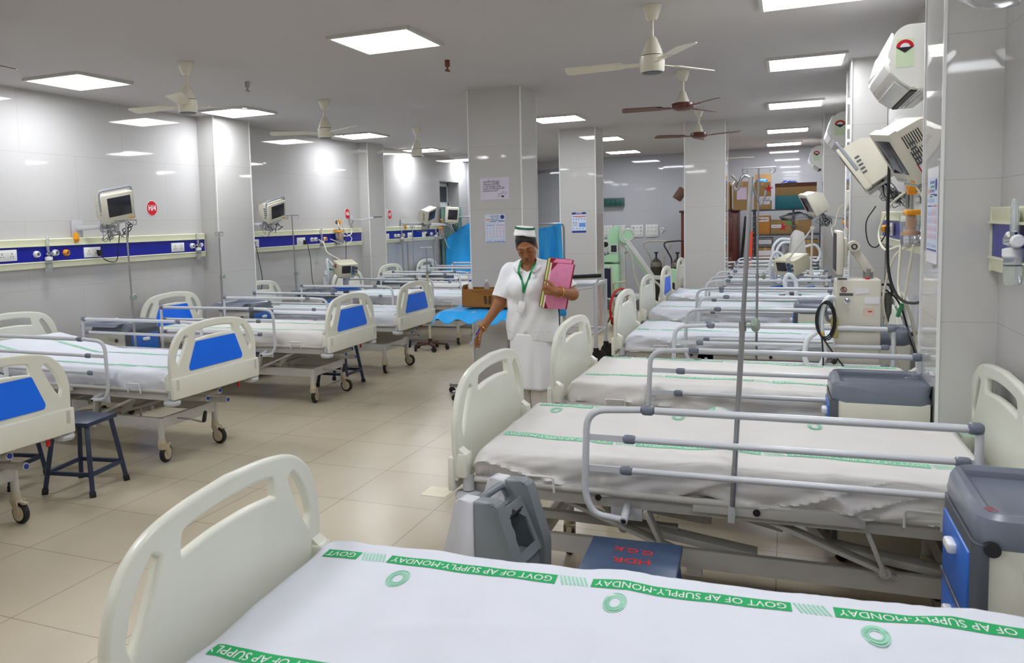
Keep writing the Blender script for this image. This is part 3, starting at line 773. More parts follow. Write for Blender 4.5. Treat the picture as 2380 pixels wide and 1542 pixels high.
def humidifier(label, side, y, z, x=None, text_=True):
    t = thing('oxygen_humidifier', label, 'humidifier bottle', wpos(side, y, z, .075, x), 0 if side > 0 else pi, 'humidifier bottles with flow tubes')
    MB().cyl((-.03, 0, 0), (.03, 0, 0), .014, n=14).cyl((0, -.03, 0), (0, .05, 0), .01, n=12).cyl((0, 0, -.03), (0, 0, .03), .012, n=12).build('valve_body', CHR, t)
    MB().lathe([(.02, 0), (.024, .012), (.018, .024)], (.0, .045, 0), (0, 1, 0), 16).build('flow_knob', WHT, t)
    MB().lathe([(.013, .03), (.012, .05), (.012, .145), (.008, .15)], n=14).build('flow_tube', CLB, t)
    MB().lathe([(.02, -.025), (.034, -.03), (.034, -.055), (.03, -.06)], n=20).build('bottle_cap', WHT, t)
    MB().lathe([(.029, -.06), (.029, -.15), (.025, -.158)], n=20).build('bottle', CLB, t)
    MB().lathe([(.0293, -.085), (.0293, -.09)], n=20, caps=False).build('label_line', DGR, t)
    return t
def clip(label, side, y, z, x=None):
    b = MB(); b.prism([(0, 0), (.03, 0), (.03, .05), (.02, .09), (0, .075)], -.02, .02, Matrix(((1, 0, 0, 0), (0, 0, 1, 0), (0, 1, 0, 0), (0, 0, 0, 1))), .004); b.b2((.005, -.03, .02), (.04, .02, .045), .006)
    o = b.build('amber_bracket', ORG, None, wpos(side, y, z, .045, x), (0, 0, 0 if side > 0 else pi)); tag(o, label, 'bracket', 'amber brackets on the trunking'); return o
def suction(label, side, y, z, x=None, jar=True, tubes=()):
    """amber suction regulator on top, amber yoke and a graduated clear jar under it"""
    p = wpos(side, y, z, .11, x); t = thing('suction_regulator', label, 'suction unit', p, 0 if side > 0 else pi)
    MB().box((0, 0, .13), (.05, .05, .07), None, .01).cyl((0, -.045, .13), (0, .04, .13), .02, n=14).build('regulator_body', ORG, t)
    MB().lathe([(.026, 0), (.028, .01), (.028, .022), (.022, .026)], (0, -.04, .13), (0, -1, 0), 20).build('dial', DGR, t)
    MB().cyl((0, 0, .0), (0, 0, .1), .01, n=10).build('stem', STL, t)
    MB().box((0, 0, -.005), (.07, .16, .03), None, .006).box((0, 0, -.05), (.03, .045, .075), None, .005).lathe([(.04, -.13), (.034, -.115), (.012, -.1), (.01, -.08)], n=18).build('yoke', ORG, t)
    if jar: MB().lathe([(.058, -.022), (.06, -.03), (.054, -.19), (.05, -.196)], n=28).build('collection_jar', CLB, t)
    b = MB()
    for k in range(7): b.tube([(.059*cos(a), .059*sin(a), -.06-.018*k) for a in np.linspace(-2.2, -1.4, 6)], .0009, 4)
    b.build('scale_marks', BLK, t)
    for q in tubes:
        o = MB().tube(spl(q, 8), .0065, 8).build('suction_tube', TUB, t); o.matrix_parent_inverse = (Matrix.Translation(p) @ Matrix.Rotation(t.rotation_euler.z, 4, 'Z')).inverted()
    return t
TUB = mat('milky silicone tube', (226, 222, 200), .35, var=.03)

ZB = 1.335; ZC = 1.463
trunking('blue and cream bedhead trunking running along the front left wall bay', 1, 4.25, 7.47)
trunking('blue and cream bedhead trunking in the middle left wall bay', 1, 8.18, 11.2)
trunking('blue and cream bedhead trunking in the far left wall bay beside the curtain', 1, 11.84, 14.48)
trunking('short visible end of blue trunking on the near right wall at the photo edge', -1, 1.2, 4.02, 1.37)
trunking('blue and cream trunking between the first two right pilasters', -1, 4.6, 7.74, 1.36)
trunking('blue and cream trunking in the third right bay', -1, 8.4, 11.9, 1.35)
# --- left bay 1
socket('white double socket at the left photo edge on the blue trunking', 1, 4.90, 1.465)
outlet('white gas outlet left of the first humidifier bottle', 1, 5.20, ZC, WHT)
humidifier('humidifier bottle hanging between the white and amber outlets, front left bay', 1, 5.31, ZC)
outlet('grey gas outlet just right of the first humidifier bottle', 1, 5.40, ZC+.005, LGR)
outlet('amber ringed gas outlet on the front left trunking', 1, 5.52, ZC, ORG)
clip('amber bracket on the trunking left of the first monitor', 1, 5.645, 1.555)
socket('white socket with black plug below the first left monitor', 1, 5.83, 1.455)
plug('black plug in the socket below the first left monitor', 1, 5.90, 1.455, cord=[(-5.97, 5.9, 1.42), (-5.92, 5.92, 1.37), (-5.93, 6.05, 1.36), (-5.96, 6.12, 1.5), (-5.9, 6.08, 1.65), (-5.86, 6.0, 1.72)])
socket('white socket near the right end of the front left trunking', 1, 7.02, 1.457)
outlet('white gas outlet at the right end of the front left trunking', 1, 7.25, ZC, WHT)
humidifier('humidifier bottle at the end of the front left trunking beside the pilaster', 1, 7.33, ZC+.005)
# --- left bay 2
clip('amber bracket at the start of the middle left trunking', 1, 8.24, 1.555)
socket('white socket with black plug just right of the first left pilaster', 1, 8.40, 1.452)
plug('black plug with long cords trailing down beside the first left pilaster', 1, 8.36, 1.46, cord=[(-5.95, 8.36, 1.43), (-5.93, 8.38, 1.25), (-5.92, 8.42, 1.0), (-5.93, 8.36, .8), (-5.95, 8.3, .7), (-5.95, 8.28, .45)])
socket('white socket half way along the middle left trunking', 1, 9.47, 1.447)
plug('black plug with cord hanging behind the tall drip stand', 1, 9.54, 1.44, cord=[(-5.95, 9.54, 1.41), (-5.93, 9.57, 1.2), (-5.93, 9.6, .9), (-5.94, 9.72, .6), (-5.95, 9.75, .4)])
outlet('first white gas outlet in the middle left bay', 1, 9.74, ZC-.005, WHT)
outlet('second white gas outlet in the middle left bay feeding the hose', 1, 9.84, ZC-.005, WHT)
humidifier('humidifier bottle in the middle left bay above the ventilator hoses', 1, 9.98, ZC-.005)
outlet('amber gas outlet in the middle left bay with a tan hose', 1, 10.1, ZC-.005, ORG)
suction('amber suction unit with loops of milky tube under the empty monitor arm', 1, 10.42, 1.56, tubes=[[(-5.93, 10.12, 1.455), (-5.86, 10.25, 1.40), (-5.85, 10.45, 1.36), (-5.86, 10.62, 1.45), (-5.9, 10.5, 1.55), (-5.9, 10.42, 1.66)], [(-5.9, 10.3, 1.7), (-5.82, 10.2, 1.62), (-5.8, 10.3, 1.5), (-5.82, 10.5, 1.5), (-5.85, 10.6, 1.56), (-5.88, 10.5, 1.69), (-5.86, 10.38, 1.73)]])
hose = MB().tube(spl([(-5.95, 9.84, 1.455), (-5.88, 9.85, 1.40), (-5.75, 9.72, 1.28), (-5.5, 9.56, 1.2), (-5.38, 9.50, 1.15)], 8), .009, 8).build('oxygen_hose', TUB); tag(hose, 'white hose dropping from the middle left outlet to the ventilator', 'hose')
socket('white socket behind the amber suction unit', 1, 10.62, 1.45, w=.1)
plug('black double plug under the amber suction unit', 1, 10.60, 1.46, cord=[(-5.95, 10.6, 1.42), (-5.93, 10.56, 1.3), (-5.9, 10.5, 1.15)])
# --- left bay 3
socket('white socket at the start of the far left trunking', 1, 12.05, 1.44)
outlet('first white outlet on the far left trunking', 1, 12.38, 1.445, WHT)
outlet('second white outlet on the far left trunking', 1, 12.5, 1.445, WHT)
humidifier('humidifier bottle left of the double drip stand in the far left bay', 1, 12.6, 1.445)
outlet('amber outlet on the far left trunking', 1, 12.7, 1.445, ORG)
clip('amber bracket left of the third left monitor', 1, 12.78, 1.55)
socket('white socket below the third left monitor', 1, 12.98, 1.44)
socket('white socket with plug right of the third left monitor', 1, 13.6, 1.44)
plug('black plug on the far left trunking', 1, 13.66, 1.44, cord=[(-5.95, 13.66, 1.41), (-5.9, 13.6, 1.5), (-5.85, 13.4, 1.66)])
outlet('white outlet near the curtain end of the far left trunking', 1, 13.9, 1.445, WHT)
humidifier('humidifier bottle beside the amber jar at the far left', 1, 14.08, 1.445)
suction('amber suction unit with jar beside the green curtain', 1, 14.28, 1.55, tubes=[[(-5.9, 14.35, 1.6), (-5.8, 14.5, 1.5), (-5.75, 14.55, 1.25), (-5.78, 14.4, 1.1), (-5.82, 14.25, 1.2), (-5.86, 14.2, 1.35)]])
# --- right bays
outlet('white outlet on the near right trunking at the photo edge', -1, 3.56, 1.515, WHT)
humidifier('large humidifier bottle cut by the right photo edge', -1, 3.5, 1.51)
socket('white socket plate on the near right trunking at the photo edge', -1, 3.58, 1.53, w=.09, h=.17)
outlet('amber outlet facing the aisle in the second right bay', -1, 7.3, 1.49, ORG)
socket('white socket in the second right bay behind the amber outlet', -1, 6.95, 1.49, w=.12)
plug('black plug with a cable loop in the second right bay', -1, 7.0, 1.49, cord=[(.69, 7.0, 1.46), (.62, 6.95, 1.36), (.56, 6.9, 1.40), (.53, 6.7, 1.55), (.57, 6.5, 1.66)])
socket('white socket near the front pilaster in the second right bay', -1, 5.6, 1.49)
outlet('white outlet near the front pilaster on the right wall', -1, 5.3, 1.49, WHT)
suction('large amber suction unit with graduated jar beside the front right pilaster', -1, 5.35, 1.62, x=.76, tubes=[
    [(.63, 5.4, 1.74), (.6, 5.2, 1.80), (.62, 5.0, 1.76), (.66, 4.9, 1.66)],
    [(.62, 5.42, 1.73), (.57, 5.6, 1.66), (.52, 5.7, 1.5), (.54, 5.6, 1.4), (.6, 5.45, 1.42), (.68, 5.35, 1.45)],
    [(.66, 5.35, 1.43), (.58, 5.45, 1.36), (.54, 5.6, 1.1), (.58, 5.64, .9), (.64, 5.65, .7), (.69, 5.65, .5)],
    [(.60, 5.35, 1.44), (.585, 5.3, 1.2), (.60, 5.2, 1.12), (.62, 5.15, 1.3), (.63, 5.1, 1.44)]])
suction('amber suction unit in the third right bay behind the ventilator arm', -1, 9.6, 1.58, tubes=[[(.58, 9.6, 1.72), (.5, 9.5, 1.66), (.46, 9.4, 1.5), (.42, 9.2, 1.45), (.46, 9.0, 1.3)]])
outlet('amber outlet in the third right bay', -1, 11.2, 1.50, ORG)
wire = MB().tube(spl([(.52, 5.2, 1.98), (.515, 5.18, 1.6), (.52, 5.15, 1.3), (.56, 5.05, 1.16), (.62, 4.85, 1.15), (.66, 4.7, 1.22)], 8), .008, 8).build('power_cable', BAMB); tag(wire, 'thick black cable hanging from the nearest right monitor', 'cable')
hook = MB().tube([(.60, 5.25, 1.10), (.585, 5.3, 1.03)], .011, 10).build('tube_connector', mat('green connector', (30, 130, 70), .4)); tag(hook, 'green connector at the end of a milky tube on the right', 'connector')
wire = MB().tube(spl([(.66, 6.1, 1.0), (.68, 5.6, .9), (.70, 5.2, .7), (.69, 5.0, .45), (.66, 4.95, .3)], 8), .006, 8).build('power_cable', BAMB); tag(wire, 'black cable sagging behind the tall ventilator toward the pilaster', 'cable')
bag = MB().lathe([(.02, 0), (.10, .03), (.13, .12), (.11, .2), (.05, .26), (.03, .27)], n=20).build('oxygen_mask', CLR, None, (.60, 3.35, 2.30), (0, .3, 0)); tag(bag, 'clear plastic mask hanging at the upper right photo edge', 'oxygen mask')

# ------------------------------------------------------------------ patient monitors
MON = mat('cream monitor casing', (216, 211, 194), .4, var=.03); MHD = mat('grey handle', (150, 156, 164), .35)
def monitor(label, loc, rot, handle=True, deep=.16, vents=False, arm=None, wall=1, w=.30, h=.27, strip=False, cables=True, sd=-1):
    """front faces local +x, y across, z up"""
    t = thing('patient_monitor', label, 'patient monitor', loc, rot=rot, group='patient monitors on wall arms')
    b = MB(); b.box((-.02, 0, 0), (.05, w, h), None, .012)
    M = Matrix(((1, 0, 0, 0), (0, 0, 1, 0), (0, 1, 0, 0), (0, 0, 0, 1)))
    b.prism(rnd_poly([(-.03, -h*.47), (-.03, h*.46), (-.03-deep*.6, h*.44), (-.03-deep, h*.25), (-.03-deep, -h*.45)], .02), -w*.46, w*.46, M, .006)
    b.build('casing', MON, t)
    if strip: MB().box((.0055, -.02, .0), (.004, w*.62, h*.42), None, .002).build('screen', SCR, t)
    else: MB().box((.0055, .01, .012), (.004, w*.72, h*.66), None, .002).build('screen', SCR, t)
    MB().box((.006, w*.36, -h*.43), (.006, .035, .014)).build('amber_mark', ORG, t)
    b = MB()
    for k in range(4): b.cyl((.004, -w*.3+k*.03, -h*.42), (.009, -w*.3+k*.03, -h*.42), .006, n=10)
    b.build('buttons', LGR, t)
    b = MB()
    for k in range(5): b.box((-.06-.004*k, sd*w*.465, -.06+.028*k), (.03, .006, .012))
    b.build('side_ports', DGR, t)
    if handle: MB().tube(arcpath([(-.03, -w*.5, -.02), (-.03, -w*.5, h*.5+.035), (-.03, w*.5, h*.5+.035), (-.03, w*.5, -.02)], .03), .011, 10).build('handle', MHD, t)
    if vents:
        b = MB()
        for k in range(8): b.box((-.05-.012*k, sd*w*.463, .07), (.004, .004, .07)); b.box((-.05-.012*k, sd*w*.463, -.02), (.004, .004, .07))
        b.build('vent_slots', BLK, t)
        MB().box((-.09, sd*w*.463, -.09), (.10, .003, .055)).build('paper_label', PAP, t)
        MB().box((-.04, sd*w*.464, -.085), (.02, .003, .06)).build('red_tab', RED, t)
    # bracket under and towards the wall
    if arm:
        o = MB(); o.box((-.08, 0, -h*.5-.012), (.16, .14, .016), None, .004).cyl((-.08, 0, -h*.5-.02), (-.1, 0, -h*.5-.09), .022, n=14)
        o.build('mount_plate', LGR, t)
        A = Vector(loc); R = Euler(rot).to_matrix(); s = A+R @ Vector((-.1, 0, -h*.5-.07)); e = Vector(arm)
        q = MB(); mid = (s+e)/2; q.beam(s, e, .035, .04, .006); q.box(e, (.02, .12, .16), None, .004); q.cyl(s-Vector((0, 0, .05)), s+Vector((0, 0, .03)), .025, n=14)
        o = q.build('wall_arm', LGR, t); o.matrix_parent_inverse = (Matrix.Translation(loc) @ R.to_4x4()).inverted()
    if cables:
        random.seed(len(label)); b = MB()
        for k in range(7):
            p = [Vector((-.09-.05*random.random(), -.12+.05*random.random(), -h*.4))]
            for q in range(5): p.append(Vector((-.1+.13*(random.random()-.5), -.06+.2*(random.random()-.5), -h*.5-.05-.15*random.random())))
            b.tube(spl(p, 5), .003, 5)
        b.build('cable_coil', mat('grey lead wires', (120, 122, 126), .45, var=.3), t)
        b = MB()
        for k in range(3):
            p = [Vector((-.12, .02, -h*.45))]+[Vector((-.1+.08*(random.random()-.5), .02+.14*random.random(), -h*.5-.06-.14*random.random())) for q in range(3)]
            b.tube(spl(p, 5), .0045, 6)
        b.build('black_leads', BAMB, t)
    return t
monitor('nearest left wall monitor, cream with grey handle, beside the H/4 disc', (-5.58, 5.76, 1.86), (radians(11), radians(16), radians(-22)), arm=(-6.04, 5.70, 1.68))
monitor('second left wall monitor with tilted screen, right of the first pilaster', (-5.56, 8.27, 1.82), (radians(16), radians(20), radians(-14)), arm=(-6.04, 8.1, 1.68), w=.27, h=.24)
monitor('third left wall monitor before the far red disc', (-5.55, 12.88, 1.76), (radians(18), radians(22), radians(-8)), arm=(-6.04, 12.75, 1.64), handle=False, w=.27, h=.25)
monitor('fourth left wall monitor in front of the green curtain', (-5.56, 13.86, 1.77), (radians(-4), radians(14), radians(-62)), handle=False, deep=.2, arm=(-6.04, 13.75, 1.64), vents=False, w=.24, h=.28)
monitor('nearest right wall monitor with dark narrow screen and vent slots', (.515, 4.98, 1.90), (radians(-8), radians(32), radians(191)), handle=False, deep=.24, vents=True, arm=(.77, 5.15, 1.70), w=.26, h=.31, wall=-1, sd=1)
monitor('second right wall monitor seen from its side with grey handle', (.42, 6.45, 1.90), (radians(6), radians(34), radians(176)), deep=.22, arm=(.765, 6.6, 1.72), wall=-1, w=.30, h=.34, sd=1)
monitor('small far right monitor above the cardboard cartons', (.24, 11.35, 1.72), (radians(-4), radians(28), radians(196)), handle=False, arm=(.70, 11.5, 1.56), wall=-1, w=.3, h=.3)
# empty swing arm in the middle left bay
t = thing('monitor_arm', 'empty grey monitor arm below the H/6 disc', 'monitor arm', (-6.04, 10.95, 1.73))
MB().box((.012, 0, 0), (.02, .08, .12), None, .004).build('wall_plate', LGR, t)
MB().beam((.02, 0, 0), (.22, -.10, -.02), .03, .035, .005).beam((.22, -.10, -.02), (.42, .0, .02), .03, .03, .005).build('arm', LGR, t)
MB().box((.44, .02, .025), (.10, .10, .015), None, .003).build('tray', DGR, t)

# ------------------------------------------------------------------ red number discs
def disc(label, body, y, z):
    t = thing('bed_number_disc', label, 'bed number sign', (XL, y, z), 0, 'red bed number discs')
    MB().lathe([(.08, 0), (.08, .003)], ax=(1, 0, 0), n=40).build('disc_rim', mat('white sign rim', (236, 226, 226), .4), t)
    MB().lathe([(.0745, .003), (.0745, .0042)], ax=(1, 0, 0), n=40).build('disc_face', RED, t)
    text(body, .075, PAP, t, (.0046, 0, 0), (pi/2, 0, pi/2), bold=.0025, ext=.0003)
disc('red disc lettered H/4 right of the nearest left monitor', 'H/4', 6.72, 1.875)
disc('red disc lettered H/6 above the empty monitor arm', 'H/6', 10.87, 1.815)
disc('red disc lettered H/7 over the far left trunking', 'H/7', 12.31, 1.80)
disc('red disc lettered H/8 mostly hidden behind the third left monitor', 'H/8', 13.62, 1.77)

# ------------------------------------------------------------------ posters
TRED = mat('poster red ink', (214, 92, 84), .6); TBLU = mat('poster blue ink', (40, 62, 140), .6); TLB = mat('poster light blue', (96, 150, 220), .6); TGRN = mat('poster green ink', (60, 130, 90), .6)
TINK = mat('black ink', (34, 34, 38), .6); POST = mat('pale poster paper', (214, 222, 240), .45, var=.02)
def facing(n, loc):   # rotation so that local x -> right, y -> up, z -> out along n (as seen by a viewer in front)
    z = Vector(n); y = Vector((0, 0, 1)); x = y.cross(z)
    return Matrix((x, y, z)).transposed().to_euler()
def bar(b, x0, y0, x1, y1, z=.0006): b.b2((x0, y0, z), (x1, y1, z+.0004))
def handwash(label, loc, n, w, h):
    t = thing('hand_hygiene_poster', label, 'poster', loc, rot=facing(n, loc), group='hand washing posters')
    MB().b2((-w/2, -h/2, 0), (w/2, h/2, .0008)).build('sheet', POST, t)
    k = w/.2
    b = MB(); bar(b, -w*.48, -h*.485, w*.48, -h*.465); bar(b, -w*.45, h*.11, -w*.04, h*.125); bar(b, w*.2, h*.245, w*.47, h*.27); bar(b, -w*.2, h*.265, w*.3, h*.28)
    b.cyl((w*.36, h*.40, .0006), (w*.36, h*.40, .001), w*.1, n=20); b.build('blue_print', TBLU, t)
    b = MB(); bar(b, w*.05, h*.11, w*.47, h*.125); b.build('red_print', TRED, t)
    b = MB(); bar(b, -w*.3, h*.235, w*.05, h*.252); b.build('green_print', TGRN, t)
    b = MB(); b.prism(rnd_poly([(-w*.48, h*.33), (-w*.3, h*.36), (-w*.22, h*.31), (-w*.3, h*.28), (-w*.46, h*.29)], w*.03), .0006, .001); b.build('hand_drawing', mat('skin print', (226, 170, 150), .6), t)
    text('CLEAN HANDS', .0135*k, TBLU, t, (w*-.02, h*.435, .0008), (0, 0, 0), bold=.0004, ext=.0002)
    text('SAFE HANDS', .0135*k, TGRN, t, (w*.0, h*.375, .0008), (0, 0, 0), bold=.0004, ext=.0002)
    text('BETTER HEALTH', .0125*k, TBLU, t, (w*.0, h*.318, .0008), (0, 0, 0), bold=.0004, ext=.0002)
    random.seed(3)
    bb, br_ = MB(), MB()
    for i in range(5): bb.torus((-w*.4+i*w*.14, h*.19, .0008), (0, 0, 1), w*.035, .0007, 12, 4)
    for r in range(4):
        for c in range(6):
            x = -w*.40+c*w*.16; y = h*.02-r*h*.105; q = bb if c < 2 and r < 2 else br_
            q.tube([(x+w*.035*cos(a)*(.7+.5*random.random()), y+h*.028*sin(a)*(.7+.5*random.random()), .0008) for a in np.linspace(0, 2*pi, 9)[:-1]], .0006, 4, closed=True)
            q.b2((x-w*.05, y+h*.038, .0006), (x+w*.04, y+h*.042, .001)); q.b2((x-w*.03, y-h*.03, .0006), (x+w*.05, y-h*.026, .001))
    bb.build('blue_drawings', TLB, t); br_.build('red_drawings', TRED, t)
    b = MB()
    for i in range(3): bar(b, -w*.42, -h*.40-i*h*.018, -w*.12-.01*i, -h*.394-i*h*.018)
    for i in range(4): b.cyl((w*.0+i*w*.13, -h*.42, .0006), (w*.0+i*w*.13, -h*.42, .001), w*.028, n=12)
    b.build('footer_marks', TLB, t)
    return t
handwash('hand washing poster below the lettered notice on the first column', (-2.566, 7.498, 1.566), (0, -1, 0), .205, .272)
pp = handwash('hand washing poster taped to the aisle face of the front right pilaster', (.598, 4.27, 1.605), (-1, 0, 0), .27, .33)
b = MB(); b.b2((-.147, -.215, -.0012), (.147, .21, -.0004)); b.build('backing_paper', PAP, pp)
# lettered notice in Telugu with four small pictures
t = thing('notice_sheet', 'white landscape notice in Telugu script on the first column', 'notice', (-2.563, 7.498, 1.947), rot=facing((0, -1, 0), 0))
w, h = .292, .208
MB().b2((-w/2, -h/2, 0), (w/2, h/2, .0008)).build('sheet', mat('lilac white paper', (214, 206, 224), .5), t)
for i, l in enumerate(['దయచేసి మీ విలువైన', 'వస్తువులను జాగ్రత్తగా', 'చూసుకోండి మీరు డబ్బు', 'బంగారం పోగొట్టుకుంటే మీరే', 'బాధ్యత వహించాలి']):
    me = text_mesh(l, .024, .0002, 'LEFT', .0003).copy()
    mx = max((v.co.x for v in me.vertices), default=.2); wl_ = (.17, .165, .18, .215, .15)[i]
    if mx > 0: me.transform(Matrix.Diagonal((wl_/mx, 1, 1, 1)))
    obj('lettering', me, TINK, t, (-w*.40, h*.32-i*.0215, .0009))
b = MB(); b.tube(arcpath([(.032, -.075, .001), (.04, -.048, .001), (.055, -.052, .001), (.047, -.079, .001), (.032, -.075, .001)], .003), .0012, 5)
b.tube([(.075+.014*cos(a), -.045+.009*sin(a)+.01*cos(a), .001) for a in np.linspace(0, 2*pi, 14)[:-1]], .0012, 5, closed=True); b.torus((.107, -.048, .001), (0, 0, 1), .013, .0012, 20, 5)
b.b2((.068, -.085, .0006), (.092, -.068, .0012)); b.build('valuables_pictures', TINK, t)
# covid poster on the second column
t = thing('covid_poster', 'small blue and white covid poster on the second column', 'poster', (-2.663, 11.398, 1.587), rot=facing((0, -1, 0), 0)); w, h = .20, .285
MB().b2((-w/2, -h/2, 0), (w/2, h/2, .0008)).build('sheet', POST, t)
b = MB(); bar(b, -w/2, h*.39, w/2, h*.5); bar(b, -w/2, -h*.5, w/2, -h*.4); bar(b, -w*.46, h*.0, -w*.1, h*.02); b.build('blue_print', TBLU, t)
b = MB(); bar(b, -w*.45, h*.27, w*.48, h*.32); b.build('red_print', TRED, t)
b = MB(); bar(b, w*.0, -h*.22, w*.46, -h*.02)
for i in range(5): b.cyl((-w*.38+i*w*.19, h*.16, .0006), (-w*.38+i*w*.19, h*.16, .001), w*.05, n=14)
for i in range(4): b.cyl((-w*.38+i*w*.22, -h*.3, .0006), (-w*.38+i*w*.22, -h*.3, .001), w*.045, n=14)
b.build('picture_marks', TLB, t)
b = MB()
for i in range(5): bar(b, -w*.45, -h*.04-i*h*.035, -w*.08-.01*(i % 2), -h*.03-i*h*.035)
bar(b, -w*.2, h*.225, w*.3, h*.24); b.build('text_lines', mat('grey ink', (120, 124, 140), .6), t)
text('COVID', .026, PAP, t, (0, h*.465, .001), (0, 0, 0), bold=.0005, ext=.0002); text('ISOLATION WARD', .012, mat('yellow print', (236, 214, 90), .6), t, (0, h*.41, .001), (0, 0, 0), ext=.0002)
# ================================================================== furniture and equipment on the floor
XZ = Matrix(((1, 0, 0, 0), (0, 0, 1, 0), (0, 1, 0, 0), (0, 0, 0, 1)))    # prism outline in x,z extruded along y
YZ = Matrix(((0, 0, 1, 0), (1, 0, 0, 0), (0, 1, 0, 0), (0, 0, 0, 1)))    # outline in y,z extruded along x
LBLU = mat('locker blue', (44, 108, 206), .38, var=.03)
# ---- bedside lockers; front faces local +x
def locker(label, loc, rz, d=.44, w=.43, h=.83, mirror=1):
    t = thing('bedside_locker', label, 'bedside locker', (loc[0], loc[1], 0), rz, 'bedside lockers')
    b = MB(); b.b2((-d/2, -w/2+.012, .07), (d/2-.03, w/2-.012, h-.08), .006); b.build('body', IVO, t)
    b = MB(); b.prism(rnd_poly([(d/2-.035, -w/2+.006), (d/2-.008, -w/2+.006), (d/2, -w/2+.035), (d/2, w/2-.035), (d/2-.008, w/2-.006), (d/2-.035, w/2-.006)], [.0, .04, .02, .02, .04, 0]), .07, h-.078); b.build('front_casing', DGR, t)
    # moulded top with a sunken tray
    W2, D2 = w/2, d/2
    b = MB(); loops = []
    for (o, z, r) in ((-.012, h-.088, .05), (-.001, h-.05, .07), (-.010, h-.012, .07), (-.026, h, .06), (-.045, h-.003, .05), (-.062, h-.026, .04), (-.072, h-.030, .04)):
        pl = rnd_poly([(-D2-o*-1, -W2-o*-1), (D2+o, -W2-o*-1), (D2+o, W2+o), (-D2-o*-1, W2+o)], r, 5)
        loops.append([b.bm.verts.new((x, y, z)) for x, y in pl])
    for p, q in zip(loops, loops[1:]): b.bridge(p, q)
    b.cap(loops[-1]); b.cap(loops[0], True); b.build('moulded_top', GRY, t)
    for nm, z0, z1 in (('drawer', h-.30, h-.115), ('cupboard_door', .10, h-.315)):
        b = MB(); b.box((d/2-.001, 0, (z0+z1)/2), (.012, w-.10, z1-z0), None, .004); o = b.build(nm, LBLU, t)
        MB().box((d/2+.014, 0, z1-.05), (.028, .075, .03), None, .009).build('handle', WHT, o)
    b = MB(); b.box((d/2-.002, 0, h-.308), (.02, w-.06, .012), None, .003); b.build('divider_strip', DGR, t)
    b = MB(); s = -mirror
    b.tube(arcpath([(-.17, s*(w/2-.012), h-.30), (-.17, s*(w/2+.02), h-.30), (.11, s*(w/2+.02), h-.30), (.11, s*(w/2-.012), h-.30)], .015), .006, 8); b.build('towel_rail', WHT, t)
    MB().cyl((.08, s*(w/2-.014), h-.16), (.08, s*(w/2-.004), h-.16), .018, n=16).build('side_plug', mat('brown plug', (98, 80, 66), .5), t)
    for sx in (-1, 1):
        for sy in (-1, 1): MB().cyl((sx*(d/2-.06), sy*(w/2-.05), .07), (sx*(d/2-.06), sy*(w/2-.05), .05), .014, n=10).lathe([(.028, -.012), (.03, -.008), (.03, .008), (.028, .012)], (sx*(d/2-.06), sy*(w/2-.05), .03), (0, 1, 0), 16).build('caster', BLK, t)
    return t
locker('bedside locker against the left wall behind the raised mattress', (-5.55, 5.73), 0)
locker('bedside locker below the first left pilaster, between two left beds', (-5.5, 7.5), .0)
locker('bedside locker in the middle left bay below the ventilator', (-5.5, 9.0), .0, w=.38)
locker('bedside locker at the second left pilaster behind the rails', (-5.45, 11.17), 0, w=.40)
locker('bedside locker farthest left beside the last bed', (-5.4, 12.75), 0, w=.4)
l = locker('nearest bedside locker with blue drawers at the lower right edge', (.63, 2.63), pi, d=.37, w=.46, h=.85)
MB().box((-.06, .219, .70), (.12, .002, .03)).build('asset_sticker', PAP, l)
MB().box((.06, .219, .70), (.03, .002, .03)).build('metal_tag', STL, l)
MB().cyl((.145, .2, .765), (.145, .235, .765), .019, n=14).build('corner_hole', BLK, l)
text('SC', .03, mat('red marker', (170, 40, 60), .6), l, (.14, .17, .8525), (0, 0, pi/2+.3), 'marker_writing', bold=.0005)
locker('bedside locker with grey tray top standing in front of the front right pilaster', (.39, 4.30), pi, d=.40, w=.38, h=.85)
locker('bedside locker partly behind the tall ventilator cabinet', (.545, 6.15), pi, d=.38, w=.40, h=.85)
locker('grey topped locker between the fourth and fifth right beds', (.265, 8.07), pi, d=.40, w=.42, h=.83)

# ---- navy stools
def stool(label, loc, rz, h=.46, s=.30, f=.175, foot=True):
    t = thing('stool', label, 'stool', (loc[0], loc[1], 0), rz, 'navy metal stools')
    MB().box((0, 0, h-.014), (s, s, .028), None, .005).build('seat', NVY, t)
    a = s/2-.03
    for sx in (-1, 1):
        for sy in (-1, 1):
            l = MB().beam((sx*a, sy*a, h-.028), (sx*f, sy*f, .0), .028, .028, .003).build('leg', NVY, t)
            MB().beam((sx*(f-.004), sy*(f-.004), .035), (sx*f, sy*f, .0), .037, .037, .004).build('rubber_foot', BLK, l)
    z = .135; c = a+(f-a)*(1-z/h)
    b = MB()
    for (p, q) in (((-c, -c), (c, -c)), ((c, -c), (c, c)), ((c, c), (-c, c)), ((-c, c), (-c, -c))): b.beam((*p, z), (*q, z), .022, .025, .003)
    b.build('stretcher_frame', NVY, t)
    return t
stool('navy metal stool with worn top standing left beside the blue foot panel', (-4.13, 3.84), .16)
stool('navy stool mostly hidden behind the front left foot panel', (-4.75, 3.75), .2)
stool('navy stool under the foot end between the third and fourth left beds', (-4.22, 7.3), .02, h=.45)
_n = NVY; NVY = mat('slate blue steel', (58, 78, 110), .35, var=.12, scale=5)
st = stool('blue stool with red painted letters between the two nearest right beds', (-.487, 2.81), .04, h=.45, s=.32)
NVY = _n
RP = mat('red paint', (200, 30, 28), .5, var=.2, scale=40)
text('HDR', .062, RP, st, (.005, -.035, .4508), (0, 0, pi+.05), 'painted_letters', bold=.001)
text('G.G.K', .055, RP, st, (-.0, .055, .4508), (0, 0, pi-.12), 'painted_letters', bold=.0006)

